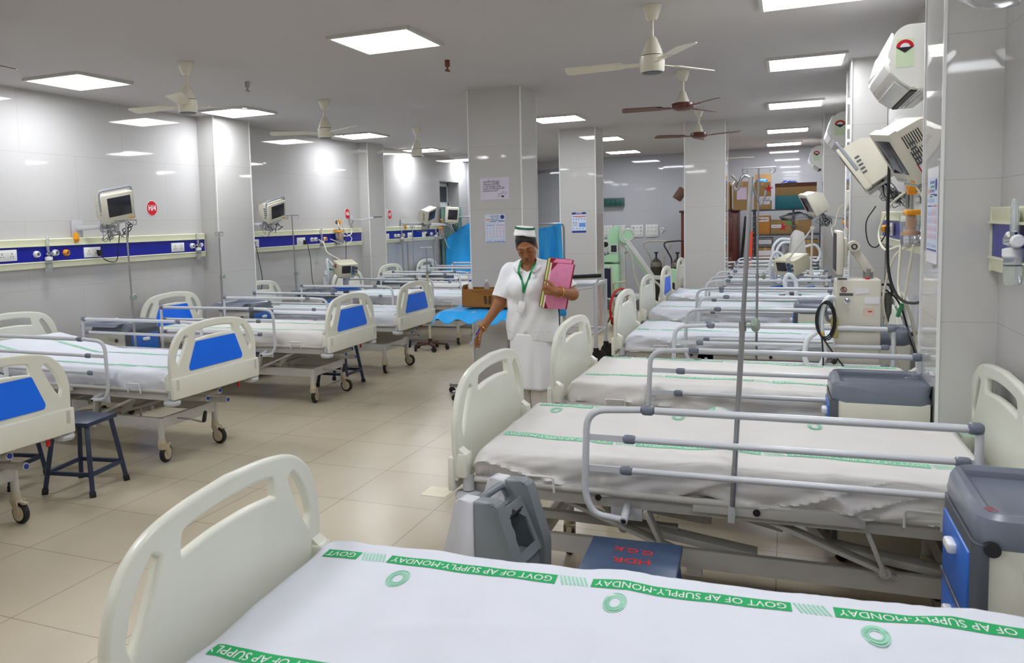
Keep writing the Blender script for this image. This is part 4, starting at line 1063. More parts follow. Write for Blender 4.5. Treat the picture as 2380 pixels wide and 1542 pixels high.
# ---- drip stands
KNOB = mat('pale green knob', (150, 164, 150), .4)
def drip(label, base, top, r=.008, r2=.011, split=.55, bar_=.13, knob=True, barm=None, stand=False, m=STL, m2=None, hooks=4, az=0.):
    """pole from base to top (world points), lower part in a wider sleeve, bar with curled hooks"""
    B = Vector(base); T = Vector(top); t = thing('drip_stand', label, 'drip stand', B, group='steel drip stands'); d = T-B; S = d*split
    MB().cyl((0, 0, 0), S, r2, n=14).build('outer_tube', m2 or m, t)
    MB().cyl(S-d*.01, d, r, n=12).build('pole', m, t)
    MB().cyl(S-Vector((0, 0, .02)), S+Vector((0, 0, .015)), r2*1.35, n=14).build('collar', m, t)
    if knob:
        b = MB(); b.cyl(S, S+Vector((.035, -.01, 0)), .006, n=8); b.lathe([(.008, .03), (.024, .036), (.028, .048), (.020, .056)], S, (1, -.25, .1), 8); b.build('clamp_knob', KNOB, t)
    ca, sa = cos(az), sin(az); b = MB(); X = Vector((ca, sa, 0)); Z = Vector((0, 0, 1))
    if hooks: b.tube([d-X*bar_, d+X*bar_], .0045, 8)
    for s in ((-1, 1) if hooks else ()):
        c = d+X*(s*(bar_-.022))-Z*.022
        b.tube([c+(X*sin(a)*s*.9+Z*cos(a))*.020 for a in np.linspace(-.1, 5.3, 16)], .0038, 7)
    b.build('hook_bar', m, t)
    return t
drip('thin drip stand in front of the nearest left monitor', (-5.12, 5.40, 0), (-5.18, 5.42, 1.735), split=.62, bar_=.11, az=.15)
drip('drip stand against the first left pilaster', (-5.615, 7.23, 0), (-5.655, 7.28, 1.605), split=.70, bar_=.06)
drip('tall drip stand half way along the middle left trunking', (-5.645, 8.77, 0), (-5.685, 8.78, 1.785), split=.59, bar_=.10)
drip('drip stand in front of the third left monitor', (-5.72, 12.50, 0), (-5.795, 12.62, 1.60), split=.5, bar_=.05)
t = drip('double steel post stand at the far left trunking', (-5.88, 12.46, 0), (-5.92, 12.46, 1.345), r2=.014, r=.012, split=.6, knob=False, bar_=.07)
MB().cyl((.07, .02, 0), (.05, .02, 1.34), .012, n=12).build('second_post', STL, t)
drip('thin far drip stand beside the farthest left head panel', (-5.5, 13.0, 0), (-5.55, 12.92, 1.30), split=.6, bar_=.06)
# rusty cream stand on a five-wheel base
RUST = mat('rusty brown steel', (78, 50, 36), .7, var=.35, scale=20); CRP = mat('cream stained tube', (206, 196, 160), .45, var=.12, scale=12)
bx, by = -4.22, 9.64
t = drip('cream drip stand on a rusty five wheel base behind the left beds', (bx, by, .09), (bx-.02, by, 1.33), r2=.016, r=.008, split=.74, bar_=.085, m=STL, m2=CRP)
b = MB()
for k in range(5):
    a = 2*pi*k/5+.3; b.beam((0, 0, .0), (.22*cos(a), .22*sin(a), -.015), .04, .022, .004)
b.cyl((0, 0, -.02), (0, 0, .06), .026, n=14); b.build('star_base', RUST, t)
for k in range(5):
    a = 2*pi*k/5+.3; MB().lathe([(.02, -.016), (.032, -.013), (.032, .013), (.02, .016)], (.22*cos(a), .22*sin(a), -.055), (sin(a+.5), cos(a), 0), 18).cyl((.22*cos(a), .22*sin(a), -.04), (.22*cos(a), .22*sin(a), -.01), .01, n=8).build('caster', BLK, t)
# right side
drip('leaning drip stand clamped to the second right bed, nearest to the camera', (-.175, 3.095, .52), (-.118, 3.2, 1.765), r=.0082, r2=.0098, split=.57, knob=True, bar_=.0, hooks=0)
t = bpy.data.objects[[o.name for o in bpy.data.objects if o.get('label', '').startswith('leaning drip stand')][0]]
b = MB(); d = Vector((.057, .105, 1.245)); b.tube(spl([d+Vector((0, 0, -.005)), d+Vector((-.02, 0, .006)), d+Vector((-.034, -.01, -.006)), d+Vector((-.04, -.015, -.035)), d+Vector((-.05, -.02, -.045)), d+Vector((-.058, -.02, -.03)), d+Vector((-.05, -.02, -.01)), d+Vector((-.064, -.02, .008))], 6), .0055, 8)
b.tube(spl([d+Vector((.0, .01, -.02)), d+Vector((.03, .02, -.10)), d+Vector((.045, .02, -.075)), d+Vector((.05, .02, -.05))], 6), .004, 8); b.build('top_hook', STL, t)
MB().box((0, .018, .02), (.026, .055, .06), None, .003).build('clamp_block', LGR, t)
drip('upright drip stand with a two hook cross bar behind the leaning one', (-.20, 6.43, 0), (-.186, 6.43, 1.965), r=.007, r2=.009, split=.60, bar_=.115)

# ---- grey and white suction unit between the nearest right beds
t = thing('suction_pump', 'grey and white pedestal suction unit between the two nearest right beds', 'suction pump', (-.955, 2.50, 0), -.10); t.scale = (1.04, 1, 1.035)
WP = mat('white pump casing', (216, 217, 222), .3); GP = mat('grey pump casing', (124, 130, 134), .35)
for y0, y1 in ((0, .065), (.26, .325)):
    b = MB(); b.prism(rnd_poly([(-.13, .02), (-.125, .44), (-.07, .655), (-.06, .675), (0, .675), (0, .02)], [.01, .03, .02, .01, 0, 0]), y0, y1, XZ, .008); b.build('white_cheek', WP, t)
    b = MB(); b.prism(rnd_poly([(0, .02), (0, .675), (.07, .675), (.085, .66), (.145, .47), (.135, .02)], [0, 0, .01, .015, .02, .01]), y0, y1, XZ, .008); b.build('grey_cheek', GP, t)
b = MB(); b.prism([(-.12, .03), (-.11, .44), (-.06, .57), (.0, .57), (.0, .03)], .065, .26, XZ, .004); b.build('white_body', WP, t)
b = MB(); b.b2((0, .065, .03), (.125, .26, .45), .003); b.b2((0, .065, .45), (.02, .26, .60), .003); b.build('lower_body', GP, t)
MP = Matrix(((0, -.38, .925, .128), (1, 0, 0, .065), (0, .925, .38, .452), (0, 0, 0, 1)))
me = curve_mesh('recess_plate', [[(0, 0), (.195, 0), (.195, .185), (0, .185)], [(.022, .03), (.022, .115), (.0975, .170), (.173, .115), (.173, .03)]], .004, .001); me.transform(MP); obj('recess_plate', fin(me), GP, t)
MB().torus((.05, .165, .515), (.925, 0, .38), .030, .010, 24, 10).build('socket_ring', LGR, t)
MB().cyl((.035, .165, .51), (.045, .165, .514), .022, n=18).build('socket_hole', BLK, t)
b = MB(); b.tube(arcpath([(-.01, .05, .61), (-.005, .08, .664), (.0, .24, .664), (.005, .275, .61)], .04), .0135, 12); b.build('carry_handle', GP, t)
b = MB()
for k in range(3): b.box((.085-.006*k, .16, .605-.012*k), (.003, .10, .004))
b.build('vent_slots', BLK, t)
MB().tube(spl([(.135, .17, .18), (.19, .15, .20), (.21, .18, .10), (.20, .2, .02)], 6), .016, 8).build('power_lead', NVY, t)
b = MB()
for sx in (-.1, .11):
    for sy in (.04, .28): b.cyl((sx, sy, 0), (sx, sy, .025), .02, n=12)
b.build('feet', BLK, t)

# ---- tall ventilator cabinet with screen arm (right)
PUT = mat('putty enamel', (214, 209, 196), .35, var=.03)
t = thing('ventilator', 'tall cream ventilator cabinet with edge-on screen on an arm, behind the right rails', 'ventilator', (.405, 5.70, 0))
MB().b2((-.125, -.11, .62), (.125, .11, 1.215), .012).build('cabinet', PUT, t)
MB().b2((-.12, -.12, .18), (.145, .12, .618), .008).build('lower_cabinet', PUT, t)
b = MB(); b.b2((-.16, -.15, .10), (.18, .15, .18), .01); b.build('base_plate', LGR, t)
for sx in (-.13, .15):
    for sy in (-.12, .12): MB().lathe([(.03, -.014), (.05, -.012), (.05, .012), (.03, .014)], (sx, sy, .05), (0, 1, 0), 20).build('caster', BLK, t)
b = MB(); b.tube([(-.085, -.113, 1.15), (-.085, -.112, 1.15)], .001); b.torus((-.08, -.1115, 1.155), (0, 1, 0), .015, .0022, 24, 6); b.tube([(-.09, -.1125, 1.166), (-.07, -.1125, 1.144)], .002, 5); b.tube([(-.084, -.1125, 1.145), (-.084, -.1125, 1.165), (-.076, -.1125, 1.165)], .0018, 5); b.build('prohibition_mark', mat('dark red ink', (120, 30, 34), .5), t)
MB().box((-.065, -.111, 1.125), (.075, .002, .016)).build('grey_plate', DGR, t)
for (x, z, w_, h_, r_) in ((.02, 1.145, .075, .03, .12), (.075, 1.09, .08, .04, 0)): MB().box((x, -.111, z), (w_, .002, h_), Matrix.Rotation(-r_, 3, 'Y')).build('paper_label', PAP, t)
MB().box((.055, -.111, 1.02), (.058, .002, .046)).build('pink_note', mat('stained note', (222, 196, 180), .6, var=.1, scale=30), t)
MB().box((.065, -.1125, 1.022), (.02, .001, .008)).build('red_scribble', RED, t)
MB().lathe([(.016, 0), (.016, .008), (.010, .01), (.010, .016)], (-.06, -.11, 1.085), (0, -1, 0), 18).build('round_knob', CHR, t)
b = MB(); b.box((-.005, -.116, .925), (.19, .012, .02), None, .004); b.build('handle_plate', STL, t)
b = MB()
for k in range(22): b.box((-.1+.0092*k, -.1115, .895+.002*(k % 2)), (.005, .002, .002))
b.build('perforation', DGR, t)
MB().cyl((.06, 0, 1.215), (.06, 0, 1.275), .028, n=24).build('silver_dome', STL, t)
MB().b2((.04, -.08, 1.214), (.065, -.05, 1.226), .003).build('red_switch', RED, t)
MB().b2((-.11, -.09, 1.214), (-.06, -.05, 1.222), .002).build('dark_pad', DGR, t)
o = MB().b2((-.125, -.18, 1.25), (-.085, .18, 1.515), .012).build('display', PUT, t)
MB().b2((-.128, -.165, 1.27), (-.1245, .165, 1.50), 0).build('display_glass', BLK, o)
MB().b2((-.085, -.13, 1.29), (-.062, .13, 1.47), .006).build('display_back', PUT, o)
b = MB(); b.beam((-.02, .0, 1.40), (.075, .0, 1.25), .05, .05, .006, up=(0, 1, 0)); b.cyl((-.02, -.04, 1.415), (-.02, .04, 1.415), .034, n=24); b.b2((-.065, -.025, 1.39), (-.02, .025, 1.44), .004); b.build('screen_arm', PUT, t)
MB().torus((-.02, -.041, 1.415), (0, 1, 0), .014, .004, 20, 6).build('arm_pivot', BLK, t)
b = MB(); b.cyl((.125, -.04, 1.12), (.19, -.04, 1.12), .012, n=12).lathe([(.022, .02), (.024, 0), (.022, -.09), (.012, -.12), (.008, -.15)], (.165, -.04, 1.1), n=18); b.build('water_trap', mat('smoky plastic', (96, 98, 96), .2, trans=.3), t)
b = MB(); b.tube(spl([(.19, -.04, 1.12), (.24, -.03, 1.11), (.29, 0, 1.0), (.33, .02, .8), (.35, .03, .5)], 7), .010, 8); b.build('gas_hose', TUB, t)
b = MB(); b.tube(spl([(.125, -.03, 1.18), (.17, -.05, 1.18), (.19, -.05, 1.13)], 6), .008, 8); b.tube(spl([(.14, -.05, 1.16), (.22, -.05, 1.08), (.28, -.02, .9), (.33, .0, .72)], 6), .006, 7); b.tube(spl([(.145, -.05, .45), (.22, -.08, .42), (.26, -.06, .3), (.27, -.05, .12)], 6), .007, 7); b.build('black_leads', BAMB, t)
b = MB(); b.tube(spl([(-.12, -.09, 1.10), (-.17, -.13, 1.10), (-.20, -.15, 1.02), (-.20, -.15, .9), (-.18, -.15, .75), (-.24, -.15, .64), (-.29, -.15, .72), (-.28, -.15, .84), (-.22, -.15, .9)], 8), .016, 10); b.build('breathing_hose', mat('translucent white hose', (228, 232, 234), .4), t)
MB().cyl((-.135, -.10, 1.102), (-.175, -.13, 1.10), .014, n=12).build('hose_cuff', mat('teal cuff', (60, 180, 160), .4), t)
b = MB()
for k in range(3): b.tube([(-.185+.05*cos(a)+.006*k, -.165-.006*k, .97+(.105+.008*k)*sin(a)) for a in np.linspace(0, 2*pi, 20)[:-1]], .0048, 6, closed=True)
b.tube(spl([(-.2, -.165, .88), (-.19, -.17, .7), (-.2, -.17, .5), (-.205, -.17, .3)], 6), .0048, 6); b.tube(spl([(-.2, -.17, .87), (-.1, -.18, .72), (0, -.18, .6), (.06, -.17, .5)], 6), .0048, 6); b.build('coiled_lead', BAMB, t)
MB().box((-.2, -.17, .885), (.022, .012, .02), Matrix.Rotation(.5, 3, 'Y'), .004).build('orange_tie', ORG, t)
MB().box((-.13, -.18, .72), (.03, .03, .035), Matrix.Rotation(.6, 3, 'Y'), .01).build('lead_plug', BLK, t)
b = MB(); b.tube(arcpath([(-.12, -.10, .96), (-.165, -.12, .96), (-.18, -.12, 1.02), (-.18, -.12, 1.09)], .02), .011, 10); b.build('side_handle', GRY, t)
b = MB(); b.lathe([(.02, .0), (.022, .02), (.022, .12), (.01, .14)], (-.13, -.14, .86), n=14); b.build('humidifier_jar', mat('yellowish jar', (206, 190, 120), .25, trans=.4), t)

# ---- ventilators on carts
VCR = mat('cream ventilator casing', (212, 206, 178), .38, var=.03); WHOSE = mat('corrugated white hose', (226, 230, 236), .4); BTR = mat('blue cart rail', (26, 96, 196), .4)
def cart_vent(label, loc, rz, tilt, side=1, arm=False):
    t = thing('ventilator', label, 'ventilator', (loc[0], loc[1], 0), rz)
    Rm = Matrix.Translation((0, 0, 1.08)) @ Matrix.Rotation(tilt, 4, 'Y')
    b = MB(); b.bm.from_mesh(MB().box((0, 0, 0), (.26, .27, .17), None, .012).mesh('x')); b.bm.transform(Rm); h = b.build('casing', VCR, t)
    b = MB(); b.box((.131, -.03, .015), (.004, .12, .10), None, .001); b.bm.transform(Rm); b.build('screen', SCR, t)
    b = MB()
    for y, z, r in ((.06, .04, .016), (.06, -.005, .018), (.105, .03, .018), (.105, -.02, .012)): b.cyl((.13, y, z), (.145, y, z), r, n=18)
    b.bm.transform(Rm); b.build('knobs', DGR, t)
    b = MB(); b.box((.132, .065, .0), (.002, .05, .12), None); b.bm.transform(Rm); b.build('blue_keypad', mat('keypad blue', (70, 130, 180), .4), t)
    b = MB(); b.box((0, -.1365, .035), (.08, .002, .05)); b.bm.transform(Rm); b.build('red_label', mat('faded red label', (150, 80, 60), .6, var=.2, scale=40), t)
    MB().box((0, 0, .965), (.20, .16, .03), None, .008).cyl((0, 0, .72), (0, 0, .96), .04, n=16).cyl((-.02, 0, .1), (-.02, 0, .74), .03, n=16).build('cart_post', LGR, t)
    b = MB(); b.box((0, 0, .80), (.34, .30, .015), None, .004); b.build('cart_shelf', BTR, t)
    b = MB(); b.tube(arcpath([(-.17, .15, .83), (.17, .15, .83), (.17, -.15, .83), (-.17, -.15, .83)], .03), .012, 8); b.build('cart_rail', BTR, t)
    b = MB(); b.box((0, -.02, .68), (.18, .16, .14), None, .006); b.build('compressor_box', IVO, t)
    b = MB()
    for s in (-1, 1): b.beam((-.2, s*.05, .10), (.2, s*.22, .08), .04, .03, .004)
    b.build('cart_base', LGR, t)
    for x, y in ((-.2, -.05), (-.2, .05), (.2, .22), (.2, -.22)): MB().lathe([(.02, -.012), (.036, -.01), (.036, .01), (.02, .012)], (x, y, .036), (0, 1, 0), 16).build('caster', BLK, t)
    b = MB(); hs = -.2
    b.tube(spl([(-.05, -.15, 1.12), (-.08, -.2, 1.18), (-.03, -.24, 1.20), (.03, -.25, 1.12), (.04, -.25, .98), (0, -.25, .88), (-.06, -.26, .9), (-.07, -.26, 1.0), (-.01, -.27, 1.05), (.04, -.28, 1.0)], 8), .016, 10)
    b.tube(spl([(-.05, -.15, 1.08), (-.12, -.2, 1.08), (-.17, -.24, 1.0), (-.14, -.25, .88), (-.06, -.24, .85), (.0, -.24, .92), (.03, -.22, 1.06)], 8), .016, 10); b.build('breathing_hose', WHOSE, t)
    MB().cyl((-.06, -.16, 1.07), (-.1, -.19, 1.075), .018, n=12).build('hose_cuff', mat('teal cuff', (60, 180, 160), .4), t)
    return t
cart_vent('cream ventilator with looped white hoses on a blue railed cart, left wall', (-5.32, 9.44), -.75, .22)
v = cart_vent('tilted cream ventilator with jointed white arm before the storage rack', (.06, 9.69), pi+.9, .30)
b = MB()
q = [Vector((.0, 0, 0))]
P = [(.02, 9.45, 1.14), (.25, 9.45, 1.47), (.24, 9.4, 1.0)]
for a, c in zip(P, P[1:]): b.cyl(a, c, .010, n=10)
for a in P: b.cyl((a[0], a[1]-.02, a[2]), (a[0], a[1]+.02, a[2]), .022, n=16)
o = b.build('circuit_arm', PUT); tag(o, 'jointed white support arm rising from the tilted ventilator', 'support arm'); o['label'] = 'white hinged circuit arm rising above the tilted cream ventilator'
v2 = thing('ventilator', 'upright grey-white ventilator module behind the tilted one', 'ventilator', (.13, 10.6+.9, 0), .2)
b = MB(); b.prism(rnd_poly([(-.10, 1.08), (.10, 1.08), (.07, 1.38), (-.02, 1.42), (-.07, 1.34)], .02), -.06, .06, XZ, .006); b.build('module', mat('pale module', (212, 210, 204), .4), v2)
MB().cyl((0, 0, .1), (0, 0, 1.08), .03, n=14).box((0, 0, .06), (.4, .4, .05), None, .01).build('post', LGR, v2)
b = MB(); b.tube(spl([(-.1, -.05, 1.3), (-.22, -.06, 1.3), (-.3, -.06, 1.2), (-.28, -.06, 1.08), (-.2, -.06, 1.0)], 8), .018, 10); b.tube(spl([(-.1, -.05, 1.26), (-.2, -.08, 1.25), (-.26, -.08, 1.15), (-.24, -.08, 1.05)], 8), .018, 10)
b.tube(spl([(.08, -.05, 1.2), (.2, -.06, 1.22), (.26, -.06, 1.12), (.22, -.06, 1.02), (.1, -.06, 1.06)], 8), .018, 10); b.build('breathing_hose', WHOSE, v2)
hh = MB().tube(spl([(.02, 8.95, .80), (-.01, 8.93, .95), (.03, 8.93, 1.02), (.09, 8.94, .95), (.10, 8.95, .78)], 8), .022, 10).build('white_hose', WHOSE); tag(hh, 'white looped hose over the rails below the tilted ventilator', 'hose')
# ================================================================== the back of the ward
MGR = mat('mint green enamel', (176, 222, 184), .38, var=.03); XWH = mat('greyish white enamel', (206, 208, 206), .4)
# ---- mobile x-ray unit
t = thing('mobile_xray_unit', 'mint green mobile x-ray unit with slanted arm near the back wall', 'x-ray unit', (-2.75, 14.9, 0))
MB().b2((-.30, -.25, .25), (.02, .25, .82), .02).build('cabinet', MGR, t)
b = MB(); b.prism(rnd_poly([(-.36, .86), (.02, .86), (.02, 1.0), (-.14, 1.0), (-.36, .92)], .02), -.26, .26, XZ, .01); b.build('control_desk', MGR, t)
MB().b2((.0, -.06, .15), (.11, .06, 1.50), .006).build('column', XWH, t)
MB().b2((-.30, -.25, .12), (.5, .25, .26), .02).build('chassis', XWH, t)
b = MB(); b.prism([(.0+.2*cos(a), 1.28+.22*sin(a)) for a in np.linspace(pi*.5, pi*1.5, 18)], -.1, -.06, XZ, .004); b.build('half_disc_guard', MGR, t)
b = MB(); b.cyl((.14, -.16, 1.31), (.14, -.06, 1.31), .12, n=28); b.build('pivot_drum', MGR, t)
MB().torus((.18, -.15, 1.33), (0, 1, 0), .10, .02, 26, 8).build('drum_ring', XWH, t)
b = MB(); b.beam((.17, -.16, 1.22), (.60, -.18, .60), .06, .075, .008); b.build('slanted_arm', XWH, t)
MB().beam((.13, -.13, 1.15), (.5, -.15, .62), .03, .03, .004).build('green_strut', MGR, t)
b = MB(); b.prism(rnd_poly([(-.12, -.09), (.1, -.13), (.15, .08), (-.06, .13)], .01), -.25, -.05, Matrix.Translation((.98, 0, .60)) @ XZ, .01); b.build('tube_head', MGR, t)
MB().beam((.60, -.18, .58), (.9, -.18, .56), .06, .07, .006).build('head_arm', XWH, t)
MB().box((1.13, -.15, .50), (.20, .16, .07), Matrix.Rotation(.25, 3, 'Y'), .01).build('collimator', LGR, t)
b = MB(); b.tube(spl([(.12, -.15, 1.02), (.2, -.2, 1.05), (.26, -.2, .9), (.3, -.22, .6), (.4, -.22, .3), (.36, -.22, .12), (.25, -.22, .12)], 8), .025, 10); b.tube(spl([(.6, -.2, .55), (.75, -.22, .4), (.72, -.22, .22)], 6), .02, 8); b.build('cable_hose', mat('grey hose', (186, 186, 182), .5), t)
for x in (-.2, .4):
    for y in (-.24, .24): MB().lathe([(.05, -.03), (.1, -.028), (.1, .028), (.05, .03)], (x, y, .1), (0, 1, 0), 24).build('wheel', DGR, t)
b = MB(); b.b2((-.17, -.12, 1.0), (.0, .12, 1.17), .01); b.build('control_screen', XWH, t)
MB().b2((-.13, -.123, 1.03), (-.03, -.119, 1.15)).build('screen', SCR, t)
MB().b2((-.2, -.28, 1.0), (-.175, -.255, 1.10), .004).build('hand_switch', LGR, t)
m2 = thing('desk_monitor', 'small dark monitor beside the x-ray unit behind the second column', 'monitor', (-3.12, 15.4, 1.0))
MB().box((0, 0, .14), (.2, .12, .18), None, .015).box((0, 0, .025), (.16, .14, .05), None, .008).build('casing', XWH, m2); MB().lathe([(.05, 0), (.045, .006), (.02, .007)], (.03, -.062, .15), (0, -1, 0), 20).build('lens', BLK, m2)
# stand that carries it
tag(MB().b2((-3.27, 15.25, 0), (-3.0, 15.6, 1.0), .01).build('instrument_stand', DGR), 'dark instrument stand half hidden behind the second column', 'stand')

# ---- wheelchair
t = thing('wheelchair', 'folded wheelchair with red rimmed wheel beside the second column', 'wheelchair', (-2.40, 12.3, 0), 1.2)
RW = mat('red tyre', (206, 28, 30), .5); RWD = mat('red rim', (170, 30, 40), .4)
for k, y in enumerate((-.16, .16)):
    w = MB().torus((0, y, .30), (0, 1, 0), .285, .017, 48, 8).build('wheel_tyre', RW if k == 0 else mat('dark red tyre', (110, 30, 34), .5), t)
    b = MB()
    for i in range(20): a = 2*pi*i/20; b.tube([(.03*cos(a), y+.02*(-1)**i, .30+.03*sin(a)), (.27*cos(a+.1), y, .30+.27*sin(a+.1))], .0016, 4)
    b.cyl((0, y-.03, .30), (0, y+.03, .30), .028, n=14); b.torus((0, y, .30), (0, 1, 0), .272, .006, 40, 6); b.build('spokes', CHR, w)
b = MB()
for y in (-.12, .12):
    b.tube(arcpath([(-.28, y, .92), (-.18, y, .92), (-.17, y, .30), (-.1, y, .12)], .04), .012, 8); b.tube(arcpath([(-.17, y, .68), (.2, y, .68), (.25, y, .62), (.25, y, .1)], .05), .012, 8); b.tube([(-.17, y, .45), (.25, y, .45)], .012, 8)
b.tube([(-.17, -.12, .3), (.22, .12, .5)], .01, 8); b.build('frame', mat('cream wheelchair frame', (214, 206, 186), .4), t)
MB().b2((-.19, -.1, .46), (-.15, .1, .90), .01).build('backrest', NVY, t)
MB().b2((-.15, -.1, .46), (.22, .1, .50), .01).build('seat', NVY, t)
b = MB()
for y in (-.12, .12): b.lathe([(.04, -.012), (.06, -.01), (.06, .01), (.04, .012)], (.24, y, .06), (0, 1, 0), 18)
b.build('front_wheels', BLK, t)

# ---- oxygen cylinders on tube trolleys
def cylinder(label, loc, hm):
    t = thing('oxygen_cylinder', label, 'oxygen cylinder', (loc[0], loc[1], 0))
    MB().lathe([(.09, .06), (.105, .09), (.105, .72), (.085, .80), (.04, .84), (.035, .86)], n=24).build('bottle', mat('olive black cylinder', (52, 50, 42), .45, var=.12), t)
    MB().lathe([(.106, .70), (.107, .74), (.09, .79)], n=24, caps=False).build('stained_shoulder', mat('worn pale shoulder', (126, 120, 104), .6, var=.25, scale=20), t)
    MB().cyl((0, 0, .86), (0, 0, .95), .016, n=10).box((0, 0, .96), (.07, .03, .03), None, .006).build('valve', BLK, t)
    b = MB()
    for s in (-1, 1): b.tube(arcpath([(s*.12, .14, .1), (s*.12, .14, .85), (s*.26, .14, 1.10), (s*.24, .14, 1.16), (0, .14, 1.18)], .05), .014, 8)
    b.tube([(-.13, .14, .5), (.13, .14, .5)], .012, 8); b.beam((-.14, 0, .04), (.14, 0, .04), .26, .02); b.build('trolley_frame', hm, t)
    for s in (-1, 1): MB().lathe([(.05, -.02), (.09, -.018), (.09, .018), (.05, .02)], (s*.17, .14, .09), (1, 0, 0), 20).build('trolley_wheel', BLK, t)
    return t
cylinder('olive cylinder on a worn white tube trolley in front of the switchboards', (-2.25, 15.9), mat('worn white tube', (190, 182, 172), .5, var=.2, scale=20))
cylinder('olive cylinder on a black tube trolley beside the wooden cupboard', (-1.84, 15.7), mat('black painted tube', (44, 42, 42), .4))

# ---- on the back wall
def board(label, x, z, rows, w=.25, knobs=True):
    t = thing('switchboard', label, 'switchboard', (x, YB, z), group='white switchboards on the back wall')
    MB().b2((-w/2, -.022, -w/2), (w/2, 0, w/2), .005).build('plate', WHT, t)
    b = MB(); c = MB()
    for r in range(3):
        for k in range(3):
            x_, z_ = -.075+.075*k, .075-.075*r
            if knobs and k != 1 and r < 2: b.cyl((x_, -.022, z_), (x_, -.036, z_), .024, n=14)
            else: c.b2((x_-.022, -.028, z_-.018), (x_+.022, -.02, z_+.018), .002)
    b.build('regulator_knobs', LGR, t) if knobs else b.bm.free()
    c.build('switches', mat('switch white', (214, 214, 212), .4), t)
    return t
board('leftmost white switchboard with a plugged cord, partly behind the second column', -3.46, 1.363, 3, knobs=False)
board('second white switchboard with round regulators on the back wall', -3.175, 1.358, 3)
board('third white switchboard with round regulators on the back wall', -2.825, 1.355, 3)
board('rightmost white switchboard of flat switches on the back wall', -2.53, 1.355, 3, knobs=False)
p = thing('mains_plug', 'cream plug with cord in the leftmost switchboard', 'mains plug', (-3.40, YB-.03, 1.30)); MB().lathe([(.02, 0), (.026, .01), (.022, .04)], ax=(0, -1, 0), n=14).build('plug_body', mat('cream plug', (206, 196, 160), .5), p)
MB().tube(spl([(0, -.03, -.01), (-.02, -.04, -.1), (-.1, -.03, -.14), (-.2, -.02, -.08)], 6), .006, 6).build('cord', BAMB, p)
o = MB().torus((0, -.01, .02), (0, 1, 0), .03, .012, 16, 8).b2((-.03, -.02, -.05), (0, 0, -.01), .004).build('cable_holder', WHT, None, (-2.32, YB, 1.353)); tag(o, 'small white ring fitting on the back wall right of the switchboards', 'wall fitting')
t = thing('wall_lamp_box', 'dark green box light with five louvres on the back wall', 'wall light', (-3.32, YB, 1.964))
MB().b2((-.26, -.12, -.09), (.24, 0, .09), .004).build('housing', DGR, t)
b = MB()
for k in range(5): b.b2((-.245+.095*k, -.126, -.07), (-.245+.095*k+.085, -.119, .07), .003)
b.build('green_panels', mat('dark green panel', (20, 84, 74), .35), t)
o = MB().beam((-3.80, 13.0, 2.40), (-3.0, 13.6, 2.52), .03, .05).cyl((-3.80, 13.0, 2.40), (-3.80, 13.0, 2.36), .03, n=12).cyl((-3.4, 13.3, 2.47), (-3.4, 13.3, CEIL), .012, n=8).build('curtain_track', mat('dark track', (52, 46, 48), .5)); tag(o, 'dark hanging track seen between the first and second columns', 'curtain track')
f = thing('wall_fan', 'small wall fan beside the window, cut by the first column', 'wall fan', (-5.72, 15.98, 2.10)); MB().torus((0, -.1, 0), (0, 1, 0), .15, .008, 28, 6).cyl((0, 0, 0), (0, -.09, 0), .04, n=14).build('guard', LGR, f); MB().lathe([(.06, 0), (.05, .03)], (0, -.1, 0), (0, -1, 0), 20).build('hub', BLK, f)

# ---- wooden cupboard, storage rack and cartons
WOOD = mat('red brown wood', (98, 34, 18), .35, var=.2, scale=3)
t = thing('wooden_cupboard', 'red brown wooden cupboard behind the third column', 'cupboard', (-1.31, 16.55, 0))
MB().b2((-.53, -.28, 0), (.50, .30, 1.70), .008).build('carcass', WOOD, t)
MB().b2((-.56, -.31, 1.70), (.52, .31, 1.74), .008).build('cornice', mat('dark wood', (66, 28, 18), .4), t)
for s, x0, x1 in ((-1, -.5, -.01), (1, .01, .48)):
    d = MB().b2((x0, -.30, .08), (x1, -.279, 1.66), .006).build('door', WOOD, t); MB().cyl(((x1-.04 if s < 0 else x0+.04), -.30, .9), ((x1-.04 if s < 0 else x0+.04), -.325, .9), .012, n=10).build('knob', STL, d)
    MB().b2((x0+.08, -.307, .95), (x1-.08, -.299, 1.58), .006).b2((x0+.08, -.307, .16), (x1-.08, -.299, .85), .006).build('door_panels', WOOD, d)
RK = mat('slotted grey angle', (62, 68, 80), .45, var=.08)
t = thing('storage_rack', 'dark slotted angle rack full of cartons in the back right corner', 'storage rack', (0, 16.35, 0))
for x in (-.56, .10, .56):
    for y in (-.28, .28):
        b = MB(); b.b2((x, y-.02, 0), (x+.035, y+.02, 1.70)); p = b.build('post', RK, t)
        if y < 0:
            q = MB()
            for k in range(16): q.cyl((x+.018, y-.0215, .1+.1*k), (x+.018, y-.019, .1+.1*k), .008, n=8)
            q.build('slots', LGR, p)
for z in (.25, .78, 1.235, 1.685): MB().b2((-.58, -.30, z), (.60, .30, z+.025)).build('shelf', RK, t)
